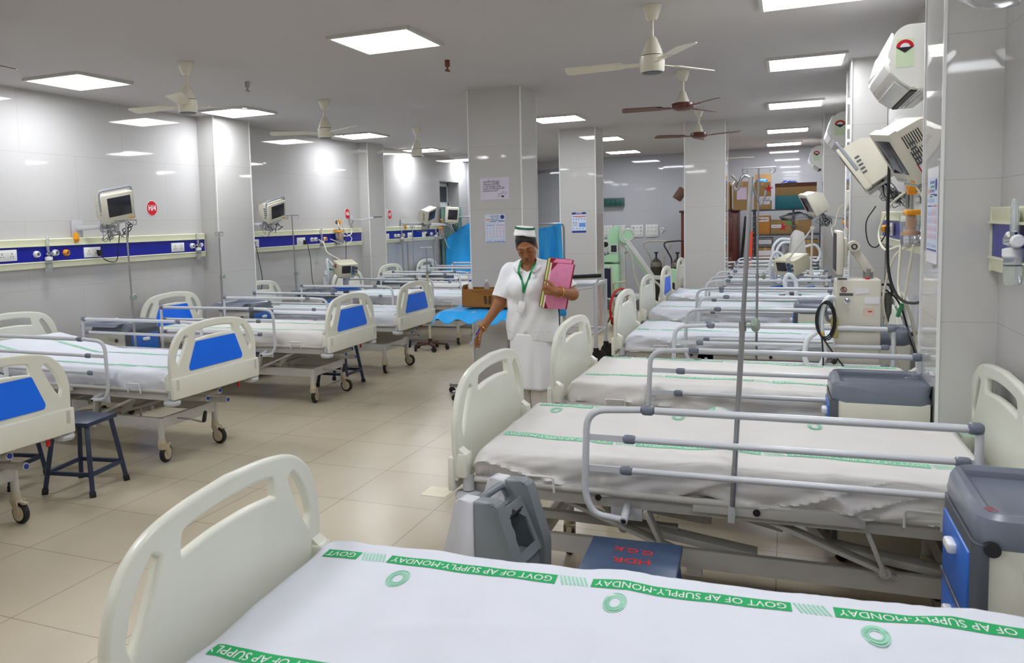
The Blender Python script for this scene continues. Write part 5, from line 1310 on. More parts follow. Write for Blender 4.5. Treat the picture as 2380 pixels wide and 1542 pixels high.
def carton(label, x0, x1, y0, y1, z0, z1, m=None, tilt=0., tape=True, open_=False, sticker=None, words=None, star=False, stripe=None, rz=0., group='cartons in the back right corner'):
    cx, cy = (x0+x1)/2, (y0+y1)/2; w, d, h = x1-x0, y1-y0, z1-z0
    t = thing('cardboard_carton', label, 'carton', (cx, cy, z0), rz, group)
    m = m or CARD
    MB().b2((-w/2, -d/2, 0), (w/2, d/2, h), .004).build('box', m, t)
    if tape: MB().b2((-.025, -d/2-.001, h*.75), (.025, d/2+.001, h+.001)).build('tape', mat('tan tape', (196, 162, 106), .4), t)
    if open_:
        b = MB(); b.beam((-w/2, d/2, h), (-w/2, d/2+.01, h+.13), .004, w*0+.004); b.bm.free()
        b = MB(); b.b2((-w/2, d/2-.004, h), (w/2, d/2, h+.16)); b.build('raised_flap', m, t)
    if sticker:
        (sx, sz, sw, sh, sm) = sticker; MB().b2((-w/2+sx*w-sw/2, -d/2-.002, sz*h-sh/2), (-w/2+sx*w+sw/2, -d/2, sz*h+sh/2)).build('sticker', sm, t)
    if words:
        for (tx, fx_, fz_, sz_, mm, back) in words:
            if back: MB().b2((-w/2+fx_*w-len(tx)*sz_*.36, -d/2-.003, fz_*h-sz_*.75), (-w/2+fx_*w+len(tx)*sz_*.36, -d/2-.001, fz_*h+sz_*.75)).build('paper_strip', PAP, t)
            if tx[0] != '~': text(tx, sz_, mm, t, (-w/2+fx_*w, -d/2-.0035, fz_*h), (pi/2, 0, 0), bold=.001)
            else:
                q = MB(); L_ = len(tx)*sz_*.3
                for k in range(len(tx)): q.tube([(-w/2+fx_*w-L_+2*L_*(k+.15+.7*u_)/len(tx), -d/2-.0035, fz_*h+sz_*.4*(1 if (i_+k) % 2 else -1)*(.5+.5*random.random())) for i_, u_ in enumerate((0, .3, .6, 1))], sz_*.05, 4)
                q.build('pen_marks', mm, t)
    if star:
        b = MB(); pts = [((.09 if k % 2 == 0 else .03)*cos(pi*k/5+pi/2), (.09 if k % 2 == 0 else .03)*sin(pi*k/5+pi/2)) for k in range(10)]
        b.prism(pts, -d/2-.002, -d/2-.0005, Matrix.Translation((w/2*star, 0, h*.5)) @ XZ); b.build('red_star', mat('carton red', (200, 40, 44), .6), t)
    if stripe: MB().b2((-w/2-.001, -d/2-.0015, h*stripe[0]), (w/2+.001, -d/2, h*stripe[1])).build('printed_stripe', stripe[2], t)
    return t
BRN = mat('dark brown print', (92, 50, 36), .6); MK = mat('maroon marker', (110, 40, 50), .6)
carton('tall brown carton edge beside the third column on the cupboard', -1.18, -.955, 16.25, 16.75, 1.74, 2.24)
carton('brown carton with a pale pink form stuck on it, on the cupboard', -.90, -.615, 16.15, 16.6, 1.715, 2.235, sticker=(.52, .58, .17, .22, mat('pink form', (226, 206, 226), .6)))
carton('lower small carton lettered on white strips above the rack', -.545, -.25, 16.08, 16.5, 1.71, 1.95, words=[('~~~~~~~', .6, .82, .05, MK, True), ('~~~~~~', .55, .55, .05, MK, True)])
carton('open carton with red star and blue bag stacked on the small carton', -.54, -.262, 16.1, 16.5, 1.951, 2.21, star=.75, open_=True)
carton('long carton with dark brown printed band at the top of the rack', -.19, .49, 16.12, 16.6, 1.95, 2.17, stripe=(.68, 1.0, BRN), words=[('~~~~~~~~~', .32, .84, .045, CARD, False)])
carton('long teal tray carton under the brown banded carton', -.19, .53, 16.1, 16.6, 1.711, 1.949, m=mat('teal carton', (16, 104, 116), .5), tape=False)
carton('small orange-brown carton marked MASKS on the upper rack shelf', -.50, -.265, 16.1, 16.55, 1.261, 1.6, m=mat('orange carton', (190, 128, 56), .8, var=.06), words=[('MASKS', .5, .80, .05, MK, True)], tape=False)
carton('small carton with a lettered strip beside the MASKS carton', -.255, -.075, 16.1, 16.55, 1.261, 1.52, words=[('~~~~~~', .5, .55, .038, MK, True)], tape=False)
carton('wide carton with green sticker and red star on the upper shelf', -.07, .41, 16.1, 16.55, 1.261, 1.505, star=-.95, sticker=(.25, .84, .06, .05, mat('green sticker', (60, 180, 90), .5)), words=[('~~~~~~~', .5, .5, .05, mat('pale green ink', (130, 160, 120), .6), False)])
carton('grey bin with a lettered strip on the middle shelf', -.50, -.22, 16.08, 16.5, 1.03, 1.20, m=mat('grey bin', (112, 116, 114), .5), words=[('~~~~~~~', .5, .55, .045, TINK, True)], tape=False)
carton('carton with a wide white strip under the grey bin', -.50, -.19, 16.08, 16.5, .806, 1.02, sticker=(.5, .55, .26, .09, PAP))
carton('brown carton at the right of the middle shelf', .2, .52, 16.1, 16.55, .806, 1.15)
carton('wide floor level carton with blue RL sticker', -.48, .06, 16.0, 16.5, .276, .69, sticker=(.34, .86, .09, .08, mat('blue sticker', (40, 50, 150), .5)), words=[('RL', .34, .86, .06, PAP, False)])
carton('red printed carton on the lowest shelf at right', .15, .5, 16.1, 16.5, .276, .56, stripe=(.3, .6, mat('carton red', (200, 40, 44), .6)))
PLB = mat('pale plastic bag', (206, 208, 216), .25, trans=.25)
def heap(name, label, loc, s, m, seed, cat='bag'):
    b = MB(); bmesh.ops.create_icosphere(b.bm, subdivisions=4, radius=1)
    for v in b.bm.verts:
        k = 1+.35*nz(v.co.x*1.6, v.co.y*1.6, v.co.z*1.6+seed)+.14*abs(nz(v.co.x*5, v.co.y*5, v.co.z*5+seed)); z = max(v.co.z*k, -.25)
        v.co = Vector((v.co.x*k*s[0], v.co.y*k*s[1], (z+.25)*s[2]))
    o = b.build(name, m, None, loc, ang=60); return tag(o, label, cat)
heap('plastic_bag', 'crumpled pale plastic bags on top of the wide carton', (.17, 16.3, 1.506), (.24, .2, .11), PLB, 2)
heap('plastic_bag', 'crumpled translucent bag on the middle rack shelf', (-.02, 16.3, .806), (.10, .1, .22), PLB, 5)
heap('folded_linen', 'folded white linen lying on the floor level carton', (-.17, 16.25, .691), (.22, .18, .09), SHT, 8, 'linen')
heap('blue_bag', 'bright blue bag poking out of the open carton', (-.42, 16.3, 2.211), (.10, .1, .05), mat('bright blue bag', (20, 110, 220), .4), 3)
heap('blue_hose_coil', 'dark blue coiled strap on the top carton', (.03, 16.35, 2.171), (.12, .1, .05), mat('dark blue strap', (60, 70, 130), .5), 4, 'strap')
o = MB().beam((-.60, 15.95, .3), (-.585, 16.05, 1.32), .06, .04, .01).build('orange_board', mat('bright orange plastic', (240, 74, 20), .4)); tag(o, 'bright orange upright plastic strip left of the rack', 'plastic strip')
o = MB().beam((-.78, 16.1, .55), (-.68, 16.15, 1.6), .05, .04, .01).build('black_pole', BLK); tag(o, 'black pole leaning beside the cupboard and rack', 'pole')
o = MB().box((-1.88, 16.5, 2.06), (.16, .2, .24), Matrix.Rotation(.6, 3, 'Y'), .01); bpy.data.meshes
o = o.build('leaning_board', mat('brown board', (96, 66, 50), .6)); tag(o, 'brown board end sticking out left of the third column above the cupboard', 'board')

# ---- blue drapes on stands
def drape(label, x0, x1, y, z0, z1, seed, slope=.0, rz=0.):
    b = MB()
    def f(u, v):
        x = x0+(x1-x0)*u; top = z1-slope*(1-u)**2-.03*abs(sin(u*3))
        flare = .12*v
        return Vector((x+(u-.5)*flare, y-.07*v+.035*sin(u*15+seed)*(.25+v)+.02*sin(u*31+v*2)*v+.03*nz(u*4, v*3, seed), top+(z0-top)*v))
    b.grid(f, 50, 24); o = b.build('blue_drape', SKY, ang=70); o.modifiers.new('thickness', 'SOLIDIFY').thickness = .004
    tag(o, label, 'drape', 'bright blue drapes'); return o
def screen_frame(label, x0, x1, y, z):
    b = MB(); b.tube(arcpath([(x0, y, .03), (x0, y, z), (x1, y, z), (x1, y, .03)], .06), .012, 10)
    for x in (x0, x1): b.beam((x, y-.22, .03), (x, y+.22, .03), .03, .03, .004)
    o = b.build('screen_frame', STL); tag(o, label, 'screen frame', 'steel drape frames')
drape('bright blue drape hung at the far left, cut by the first column', -5.86, -4.95, 14.3, .3, 1.76, 1, .42)
screen_frame('steel frame carrying the far left blue drape', -5.80, -5.0, 14.33, 1.74)
drape('bright blue drape between the first and second columns behind the nurse', -2.74, -2.45, 9.55, .5, 1.6, 4, .06)
screen_frame('steel frame carrying the blue drape behind the nurse', -2.78, -2.42, 9.58, 1.585)

# ---- table with blue sheet and cardboard box beside the first column
t = thing('overbed_table', 'wheeled steel overbed table beside the first column', 'table', (-2.50, 6.98, 0))
MB().b2((-.33, -.27, .82), (.30, .25, .845), .004).build('tabletop', IVO, t)
b = MB(); b.b2((.16, .12, .09), (.22, .18, .82), .004); b.build('post', STL, t)
b = MB(); b.b2((-.46, .21, .06), (.26, .25, .095), .004); b.b2((-.30, -.12, .06), (.26, -.08, .095), .004); b.b2((.17, -.12, .06), (.21, .25, .095), .004); b.build('base', STL, t)
for x, y in ((-.44, .23), (.22, .23), (-.28, -.10), (.22, -.10)): MB().lathe([(.014, -.012), (.030, -.010), (.030, .010), (.014, .012)], (x, y, .030), (0, 1, 0), 18).cyl((x, y, .04), (x, y, .065), .01, n=8).build('caster', BLK, t)
b = MB()
def f(u, v):
    x = -.39+.74*u; y = -.36+.66*v; z = .849
    ex = max(0, -.33-x)*1.2+max(0, x-.30)*1.2; ey = max(0, -.27-y)*1.1
    return Vector((x, y, z-ex*.9-ey*.8+.006*nz(u*7, v*7, 2.)+(ex+ey)*.25*sin(u*22+v*9)))
b.grid(f, 60, 50); o = b.build('blue_table_sheet', SKY, None, (-2.50, 6.98, 0), ang=70); o.modifiers.new('thickness', 'SOLIDIFY').thickness = .003
tag(o, 'bright blue plastic sheet spread over the table under the cardboard box', 'table sheet')
BX = mat('brown glove carton', (150, 98, 36), .75, var=.08, scale=4)
t = thing('cardboard_box', 'open brown glove box on the blue sheeted table', 'box', (-2.47, 7.0, .868), 0)
b = MB(); w, d, h = .215, .12, .165
b.b2((-w, -d, 0), (w, d, .004)); b.b2((-w, -d, 0), (w, -d+.004, h)); b.b2((-w, d-.004, 0), (w, d, h)); b.b2((-w, -d, 0), (-w+.004, d, h)); b.b2((w-.004, -d, 0), (w, d, h)); b.build('box_walls', BX, t)
b = MB(); b.beam((-w, 0, h), (-w+.01, 0, h+.035), d*1.8, .003); b.build('flaps', BX, t)
GI = mat('dark box print', (84, 46, 18), .7)
b = MB()
for s in (-1, 1):
    b.prism(rnd_poly([(s*.006, .03), (s*.03, .03), (s*.034, .075), (s*.006, .07)], .006), -d-.002, -d-.0005, Matrix.Translation((.03, 0, 0)) @ XZ)
    for k in range(4): b.prism([(s*(.008+.007*k), .07), (s*(.013+.007*k), .07), (s*(.016+.008*k), .105), (s*(.010+.008*k), .105)], -d-.002, -d-.0005, Matrix.Translation((.03, 0, 0)) @ XZ)
b.build('glove_picture', GI, t)
b = MB()
for k in range(15): b.b2((-.12+.016*k, -d-.0015, h-.028), (-.109+.016*k, -d-.0003, h-.017))
for k in range(9): b.b2((-.07+.016*k, -d-.0015, h-.047), (-.060+.016*k, -d-.0003, h-.038))
b.build('faded_print', mat('faded box print', (128, 80, 30), .7), t)
items = [('white_bottle', 'white bottle with blue cap in the glove box', -.17, -.02), ('clear_bottle', 'clear plastic bottle standing in the glove box', -.02, .0)]
for n_, lab, x, y in items:
    q = thing(n_, lab, 'bottle', (-2.47+x, 7.0+y, .905)); MB().lathe([(.022, 0), (.024, .02), (.024, .15), (.012, .175), (.010, .19)], n=18).build('body', WHT if 'white' in n_ else CLB, q); MB().lathe([(.012, .19), (.012, .205)], n=14).build('cap', BTR if 'white' in n_ else WHT, q)
for k in range(4):
    o = MB().box((0, 0, 0), (.11, .05, .018), None, .003).build('medicine_packet', (RED, PAP, mat('orange packet', (206, 120, 60), .6), PAP)[k], None, (-2.36+.02*k, 6.97+.02*k, 1.035+.014*k), (.1*k, -.25+.1*k, .5*k))
    tag(o, ('red', 'white', 'orange', 'uppermost white')[k]+' packet on the heap in the glove box', 'packet', 'packets heaped in the glove box')
# filler that holds the packets up
tag(MB().b2((-2.41, 6.93, .873), (-2.27, 7.07, 1.022), .01).build('packet_stack', PAP), 'stack of white packets filling the right half of the glove box', 'packets')

# ---- trolley with black handle behind the nurse, and its big caster
t = thing('patient_trolley', 'white patient trolley with black push handle in front of the second column', 'trolley', (-2.10, 9.3, 0))
b = MB()
b.tube(arcpath([(-.35, -.3, .95), (.22, -.3, .99)], .02), .016, 10); b.tube([(-.32, -.3, .80), (.15, -.3, .88), (.22, -.3, .98)], .013, 8)
for x in (-.32, .17): b.tube([(x, -.3, .14), (x, -.3, .93)], .02, 10); b.tube([(x, .25, .14), (x, .25, .93)], .02, 10)
b.tube([(-.32, -.3, .36), (.17, -.3, .36)], .012, 8); b.tube([(-.32, .25, .36), (.17, .25, .36)], .012, 8); b.tube([(.17, -.3, .36), (.17, .25, .36)], .012, 8); b.tube([(-.32, -.3, .36), (-.32, .25, .36)], .012, 8)
b.build('frame', RAIL, t)
MB().tube([(-.3, -.32, .985), (.24, -.32, 1.01)], .022, 12).build('push_handle', BLK, t)
MB().b2((-.32, -.28, .88), (.17, .24, .92), .01).build('deck', mat('pale deck', (200, 202, 206), .4), t)
MB().b2((-.30, -.27, .4), (-.25, -.24, .86), .004).build('strap', BLK, t)
for x in (-.32, .17):
    for y in (-.3, .25): MB().lathe([(.03, -.022), (.085, -.02), (.09, -.01), (.09, .01), (.085, .02), (.03, .022)], (x+.03, y, .09), (0, 1, 0), 28).cyl((x, y, .2), (x, y, .13), .03, n=14).build('caster', BLK, t)

o = MB().b2((-.08, -.085, 0), (.08, .085, .0015)).build('floor_patch', mat('pale cream patch', (236, 226, 196), .3), None, (-1.935, 4.47, 0)); tag(o, 'pale cream rectangular patch on the floor beside the second right bed', 'floor patch')  # thin pale cream rectangle laid flat over the floor tiles
# ================================================================== the nurse
NX, NY = -1.77, 5.90
class SDF:
    """smooth union of rounded shapes on a grid, meshed with surface nets into one continuous skin"""
    def __init__(s, lo, hi, h):
        s.lo = np.array(lo); s.h = h; s.n = [int(math.ceil((b-a)/h))+1 for a, b in zip(lo, hi)]
        s.ax = [np.float32(lo[i])+h*np.arange(s.n[i], dtype=np.float32) for i in range(3)]
        s.f = np.full(s.n, 1., np.float32)
    def _sub(s, c, r):
        sl = []
        for i in range(3):
            a = max(0, int((c[i]-r[i]-s.lo[i])/s.h)); b = min(s.n[i], int((c[i]+r[i]-s.lo[i])/s.h)+2); sl.append(slice(a, max(a, b)))
        return tuple(sl), np.meshgrid(*[s.ax[i][sl[i]] for i in range(3)], indexing='ij', sparse=True)
    def _put(s, sl, d, k, op):
        f = s.f[sl]
        if op == 'sub': d = -d; s.f[sl] = np.maximum(f, d) if k <= 0 else -(-np.logaddexp(f/k, d/k)*-k)*1 if 0 else (np.maximum(f, d)+np.maximum(k-np.abs(f-d), 0)**2/(4*k)); return
        s.f[sl] = np.minimum(f, d)-np.maximum(k-np.abs(f-d), 0)**2/(4*k) if k > 0 else np.minimum(f, d)
    def cap(s, a, b, ra, rb=None, k=.02, op='add', fl=None):
        """tapered capsule; fl=(axis vector, factor) flattens it"""
        a = np.array(a, float); b = np.array(b, float); rb = ra if rb is None else rb
        m = max(ra, rb)*1.5+max(k, .02)+.02; c = (a+b)/2; r = np.abs(b-a)/2+m
        sl, (X, Y, Z) = s._sub(c, r)
        d = b-a; L2 = float(d@d)+1e-12
        px, py, pz = X-a[0], Y-a[1], Z-a[2]; t = np.clip((px*d[0]+py*d[1]+pz*d[2])/L2, 0, 1)
        qx, qy, qz = px-t*d[0], py-t*d[1], pz-t*d[2]
        if fl is not None:
            u = np.array(fl[0], float); u /= np.linalg.norm(u); e = (qx*u[0]+qy*u[1]+qz*u[2])*(fl[1]-1); qx, qy, qz = qx+e*u[0], qy+e*u[1], qz+e*u[2]
        s._put(sl, (np.sqrt(qx*qx+qy*qy+qz*qz)-(ra+(rb-ra)*t)).astype(np.float32), k, op); return s
    def ell(s, c, r, R=None, k=.02, op='add'):
        c = np.array(c, float); r = np.array(r, float); m = max(r)*1.15+max(k, .02)+.02
        sl, (X, Y, Z) = s._sub(c, [m]*3); x, y, z = X-c[0], Y-c[1], Z-c[2]
        if R is not None: x, y, z = [R[0][i]*x+R[1][i]*y+R[2][i]*z for i in range(3)]
        q = np.sqrt((x/r[0])**2+(y/r[1])**2+(z/r[2])**2)+1e-6; g = np.sqrt((x/r[0]**2)**2+(y/r[1]**2)**2+(z/r[2]**2)**2)+1e-6
        s._put(sl, (q*(q-1)/g).astype(np.float32), k, op); return s
    def mesh(s, name, iso=0., ang=180):
        f = s.f-iso; n = np.array(f.shape); ins = f < 0
        c = np.zeros(n-1, np.int8)
        for i in (0, 1):
            for j in (0, 1):
                for k in (0, 1): c += ins[i:n[0]-1+i, j:n[1]-1+j, k:n[2]-1+k]
        act = (c > 0) & (c < 8); idx = np.argwhere(act); num = -np.ones(n-1, np.int64); num[act] = np.arange(len(idx))
        P = np.zeros((len(idx), 3)); W_ = np.zeros(len(idx))
        E = [((0, 0, 0), a) for a in range(3)]
        corners = [(i, j, k) for i in (0, 1) for j in (0, 1) for k in (0, 1)]
        for c0 in corners:
            for a in range(3):
                if c0[a]: continue
                c1 = list(c0); c1[a] = 1
                v0 = f[idx[:, 0]+c0[0], idx[:, 1]+c0[1], idx[:, 2]+c0[2]]; v1 = f[idx[:, 0]+c1[0], idx[:, 1]+c1[1], idx[:, 2]+c1[2]]
                m = (v0 < 0) != (v1 < 0); t = np.where(m, v0/np.where(m, v0-v1, 1), 0)
                p = np.array(c0, float)[None, :].repeat(len(idx), 0); p[:, a] += t
                P[m] += p[m]; W_[m] += 1
        V = s.lo+(idx+P/W_[:, None])*s.h
        F = []
        for a in range(3):
            b, c_ = (a+1) % 3, (a+2) % 3
            sa = [slice(None)]*3; sb = [slice(None)]*3; sa[a] = slice(0, -1); sb[a] = slice(1, None)
            e = ins[tuple(sa)] != ins[tuple(sb)]; q = np.argwhere(e); q = q[(q[:, b] > 0) & (q[:, c_] > 0) & (q[:, b] < n[b]-1) & (q[:, c_] < n[c_]-1)]
            def at(db, dc):
                r = q.copy(); r[:, b] -= db; r[:, c_] -= dc; return num[r[:, 0], r[:, 1], r[:, 2]]
            quad = np.stack([at(0, 0), at(1, 0), at(1, 1), at(0, 1)], 1)
            fl = ins[q[:, 0], q[:, 1], q[:, 2]]; quad[~fl] = quad[~fl][:, ::-1]
            F.append(quad)
        F = np.concatenate(F); F = F[(F >= 0).all(1)]
        me = bpy.data.meshes.new(name); me.from_pydata(V.tolist(), [], F.tolist()); me.validate()
        return fin(me, ang)
def V3(*a): return np.array(a, float)
NUR = thing('person', 'woman in white tunic and cap with green lanyard, looking down and carrying pink files', 'person', (NX, NY, 0))
# head frame
HC = V3(.004, -.04, 1.447); Rh = np.array((Matrix.Rotation(.13, 3, 'Z') @ Matrix.Rotation(-.10, 3, 'Y') @ Matrix.Rotation(.58, 3, 'X')))
HS = .93
def H(x, y, z): return HC+Rh @ (V3(x, y, z)*HS)
# ---- body: one continuous skin
S = SDF((-.46, -.36, -.01), (.44, .24, 1.60), .0048)
S.ell((.02, .02, 1.10), (.165, .11, .22), k=.05).ell((.02, .02, .88), (.17, .125, .18), k=.05).ell((.02, -.04, 1.13), (.14, .09, .09), k=.04)
S.cap((-.13, .02, 1.25), (.17, .02, 1.26), .055, k=.06)
S.cap((.012, .015, 1.24), H(0, .03, -.06), .056, .05, k=.03)
for sx, fy in ((-.075, .03), (.07, -.04)): S.cap((.02+sx*.9, .02, .84), (.02+sx, fy*.5, .47), .08, .048, k=.04); S.cap((.02+sx, fy*.5, .47), (.02+sx, fy+.03, .09), .048, .036, k=.02); S.cap((.02+sx, fy+.05, .05), (.02+sx*1.1, fy-.12, .03), .038, .03, k=.02)
# arms
RS, RE, RWr = V3(-.155, .02, 1.245), V3(-.215, -.045, 1.01), V3(-.322, -.15, .83)
LS, LE, LWr = V3(.195, .02, 1.255), V3(.335, .0, 1.085), V3(.285, -.235, 1.125)
S.cap(RS, RE, .052, .043, k=.03).cap(RE, RWr, .042, .026, k=.02)
S.cap(LS, LE, .052, .044, k=.03).cap(LE, LWr, .043, .027, k=.02)
def hand(w, d, palm_n, side, curl, thumb_curl=.4, L=1., spread=.16):
    """w wrist, d pointing direction, palm_n out of the palm, side: thumb side vector"""
    d = d/np.linalg.norm(d); n = palm_n-d*(palm_n@d); n /= np.linalg.norm(n); t = np.cross(d, n); t = t if t@side > 0 else -t
    P = w+d*.045*L
    S.cap(w, w+d*.03, .024, .026, k=.012, fl=(n, 1.35))
    S.cap(w+d*.03+t*.014, w+d*.078+t*.020, .021, .018, k=.012, fl=(n, 1.5)).cap(w+d*.03-t*.012, w+d*.074-t*.020, .021, .017, k=.012, fl=(n, 1.5))
    for i, (o, ln) in enumerate(((.027, .068), (.009, .076), (-.009, .071), (-.026, .056))):
        b = w+d*(.082-.004*abs(i-1))+t*o; c = curl[i]; dd = d+t*spread*(o/.03); dd /= np.linalg.norm(dd)
        seg = (ln*.45, ln*.31, ln*.27); a = 0.; p = b; rr = (.0094, .0084, .0076, .0066)
        for q in range(3):
            a += c*(.9, 1.05, .7)[q]; e = p+(dd*cos(a)+n*sin(a))*seg[q]; S.cap(p, e, rr[q], rr[q+1], k=.004); p = e
        TIPS.append(p)
    b = w+d*.022+t*.024; p = b
    for q, (ln, r0_, r1_) in enumerate(((.036, .0125, .0105), (.030, .0105, .009), (.024, .009, .0075))):
        a = (.75, .45, .2)[q]; dd = d*cos(a)+t*sin(a)+n*(thumb_curl*(.5+.4*q)); dd /= np.linalg.norm(dd); e = p+dd*ln; S.cap(p, e, r0_, r1_, k=.006); p = e
    TIPS.append(p)
TIPS = []
hand(RWr, V3(-.46, -.15, -.72), V3(.55, .35, -.5), V3(.1, -1, .1), (.30, .55, .62, .7), .45)
RT = TIPS[:]; TIPS.clear()
hand(LWr, V3(-.82, -.05, .12), V3(.05, .95, .05), V3(.2, .1, 1), (.72, .78, .8, .8), .15, spread=.10)
LT = TIPS[:]
# head
def he(c, r, k=.015, op='add'): S.ell(H(*c), V3(*r)*HS, Rh, k, op)
def hc(a, b, ra, rb=None, k=.01, op='add'): S.cap(H(*a), H(*b), ra*HS, (ra if rb is None else rb)*HS, k, op)
he((0, .012, .025), (.074, .092, .096), .02); he((0, -.03, -.03), (.060, .066, .088), .03); he((0, -.052, -.085), (.034, .034, .034), .02)
for s in (-1, 1):
    he((s*.037, -.058, -.028), (.026, .026, .028), .02); hc((s*.045, .0, -.07), (s*.018, -.06, -.10), .02, .02, .02)
    hc((s*.014, -.088, .030), (s*.046, -.074, .028), .011, .009, .012)
    he((s*.031, -.1, .008), (.019, .02, .013), .010, 'sub'); he((s*.031, -.076, .006), (.0165, .0155, .0135), .004)
    he((s*.078, .012, -.008), (.010, .020, .032), .006); hc((s*.081, .012, -.036), (s*.079, .008, -.041), .007, .006, .004)
    he((s*.0105, -.108, -.034), (.0095, .011, .0085), .006)
hc((0, -.090, .018), (0, -.113, -.028), .0085, .0115, .010)
hc((-.017, -.094, -.0585), (.017, -.094, -.0585), .0068, .0068, .008); hc((-.013, -.092, -.071), (.013, -.092, -.071), .0085, .0085, .008); hc((-.02, -.102, -.0645), (.02, -.102, -.0645), .0028, .0028, .002, 'sub')
SKN = mat('brown skin', (152, 100, 64), .5, spec=.35, var=.06, scale=14, sss=.06)
body = obj('body', S.mesh('body'), SKN, NUR)
# ---- face details
HAIR = mat('black hair', (18, 14, 14), .4, spec=.5, var=.3, scale=40); LIP = mat('dark rose lips', (126, 62, 56), .45)
def hpt(x, y, z): return Vector(H(x, y, z))
b = MB()
for s in (-1, 1): b.tube([hpt(s*(.013+.04*t), -.0975+.019*t*t*1.3, .0375+.003*sin(t*pi)-.007*t*t) for t in np.linspace(0, 1, 8)], [.0016+.0016*sin(pi*min(1, .25+t)) for t in np.linspace(0, 1, 8)], 6)
b.build('eyebrows', HAIR, NUR)
b = MB()
for s in (-1, 1): b.tube([hpt(s*(.016+.03*t), -.0915+.002*abs(t-.5)*4+.004*t, -.001-.004*sin(pi*t)) for t in np.linspace(0, 1, 8)], .0017, 6)
b.build('eyelashes', HAIR, NUR)
b = MB(); b.tube([hpt(-.019+.038*t, -.1015+.010*(2*t-1)**2, -.0605+.002*sin(pi*t)) for t in np.linspace(0, 1, 9)], [.0012+.0035*sin(pi*t) for t in np.linspace(0, 1, 9)], 8); b.tube([hpt(-.016+.032*t, -.1015+.010*(2*t-1)**2, -.0705) for t in np.linspace(0, 1, 9)], [.001+.0042*sin(pi*t) for t in np.linspace(0, 1, 9)], 8); b.build('lips', LIP, NUR)
b = MB(); b.sphere(H(.082, .006, -.045), .006, n=10); b.build('earring', mat('pearl gold', (232, 214, 170), .2, metal=.6), NUR)
# hair: cap of smooth black hair drawn back into a low bun
G = SDF((-.13, -.18, 1.30), (.14, .16, 1.62), .0048)
G.ell(H(0, .022, .030), V3(.084, .098, .102)*HS, Rh, 0)
G.ell(H(0, -.098, -.040), V3(.082, .058, .100)*HS, Rh, .008, 'sub'); G.ell(H(0, -.10, -.06), V3(.12, .07, .09)*HS, Rh, .006, 'sub')
G.cap(H(-.1, .015, -.075), H(.1, .015, -.075), .050, .050, .01, 'sub')
G.ell(H(0, .105, -.03), V3(.045, .035, .045)*HS, Rh, .01)
hair = obj('hair', G.mesh('hair'), HAIR, NUR)
# cap: stiff white band with green braid
CAPM = mat('starched white cotton', (240, 240, 242), .6, var=.01); BRD = mat('green braid', (10, 110, 70), .6, var=.15, scale=80)
Rc = Matrix.Rotation(.13, 3, 'Z') @ Matrix.Rotation(.10, 3, 'Y') @ Matrix.Rotation(.10, 3, 'X'); CC = Vector(H(0, .032, .088))
def cap_pt(a, v, o=0.):  # stiff flared band standing on the crown
    r = .066+.017*(1-v)+o; return CC+Rc @ Vector((r*sin(a), -(r*.92)*cos(a), .058*v-.012*(1-v)*abs(sin(a))))
b = MB(); b.grid(lambda u, v: cap_pt(2*pi*u, v), 48, 6, cu=True)
top = [b.bm.verts.new(cap_pt(2*pi*i/48, 1)) for i in range(48)]; ctr = b.bm.verts.new(CC+Rc @ Vector((0, 0, .054)))
for i in range(48): b.bm.faces.new((top[i], top[(i+1) % 48], ctr))
c = b.build('nurse_cap', CAPM, NUR, ang=60); c.modifiers.new('thickness', 'SOLIDIFY').thickness = .002
b = MB()
for s in (0, 1): b.tube([cap_pt(2*pi*i_/110, .86+.10*sin(i_*1.6+s*pi), .002) for i_ in range(110)], .0038, 6, closed=True)
b.build('cap_braid', BRD, c)
# ---- tunic
TUN = mat('white nurse cotton', (236, 237, 240), .8, spec=.2, var=.012, bump=.15, bscale=90)
T = SDF((-.42, -.30, .66), (.46, .26, 1.38), .0052)
T.ell((.02, .015, 1.12), (.180, .128, .24), k=.05).ell((.02, .0, 1.15), (.165, .128, .10), k=.05).ell((.025, .01, .86), (.203, .152, .34), k=.07)
T.cap((-.125, .02, 1.255), (.165, .02, 1.265), .062, k=.06)
for sx in (-.055, .085): T.ell((sx+.005, -.085, 1.135), (.075, .062, .075), k=.05)
R1 = RS+(RE-RS)*.80; L1 = LS+(LE-LS)*.83
T.cap(RS, R1, .063, .070, k=.045).cap(LS, L1, .063, .072, k=.045)
# soft folds
X, Y, Z = np.meshgrid(*T.ax, indexing='ij', sparse=True)
T.f += (.0045*np.sin(34*X+9*Z+2.*np.sin(11*Z))*np.clip((1.1-Z)*2.2, 0, 1)+.003*np.sin(40*Z+25*X)*np.clip(1-np.abs(Z-1.0)*8, 0, 1)+.0022*np.sin(60*X*np.sign(Y)+30*Z)).astype(np.float32)
# cut the hem, the cuffs, the neckline and hollow it out
inner = T.f+.0075
T.f = np.maximum(T.f, (.735+.018*np.cos(X*9)-Z+0*Y).astype(np.float32))
for a, e in ((RS, R1), (LS, L1)):
    d = (e-a)/np.linalg.norm(e-a); pl = (X-e[0])*d[0]+(Y-e[1])*d[1]+(Z-e[2])*d[2]
    near = ((X-e[0])**2+(Y-e[1])**2+(Z-e[2])**2) < .12**2
    T.f = np.where(near & (np.abs(X-.02) > .165), np.maximum(T.f, (pl-.0)), T.f).astype(np.float32)
    inner = np.where(near & (np.abs(X-.02) > .165), inner, inner)
T.cap((.012, .0, 1.30), (.016, -.09, 1.36), .066, .06, .004, 'sub')
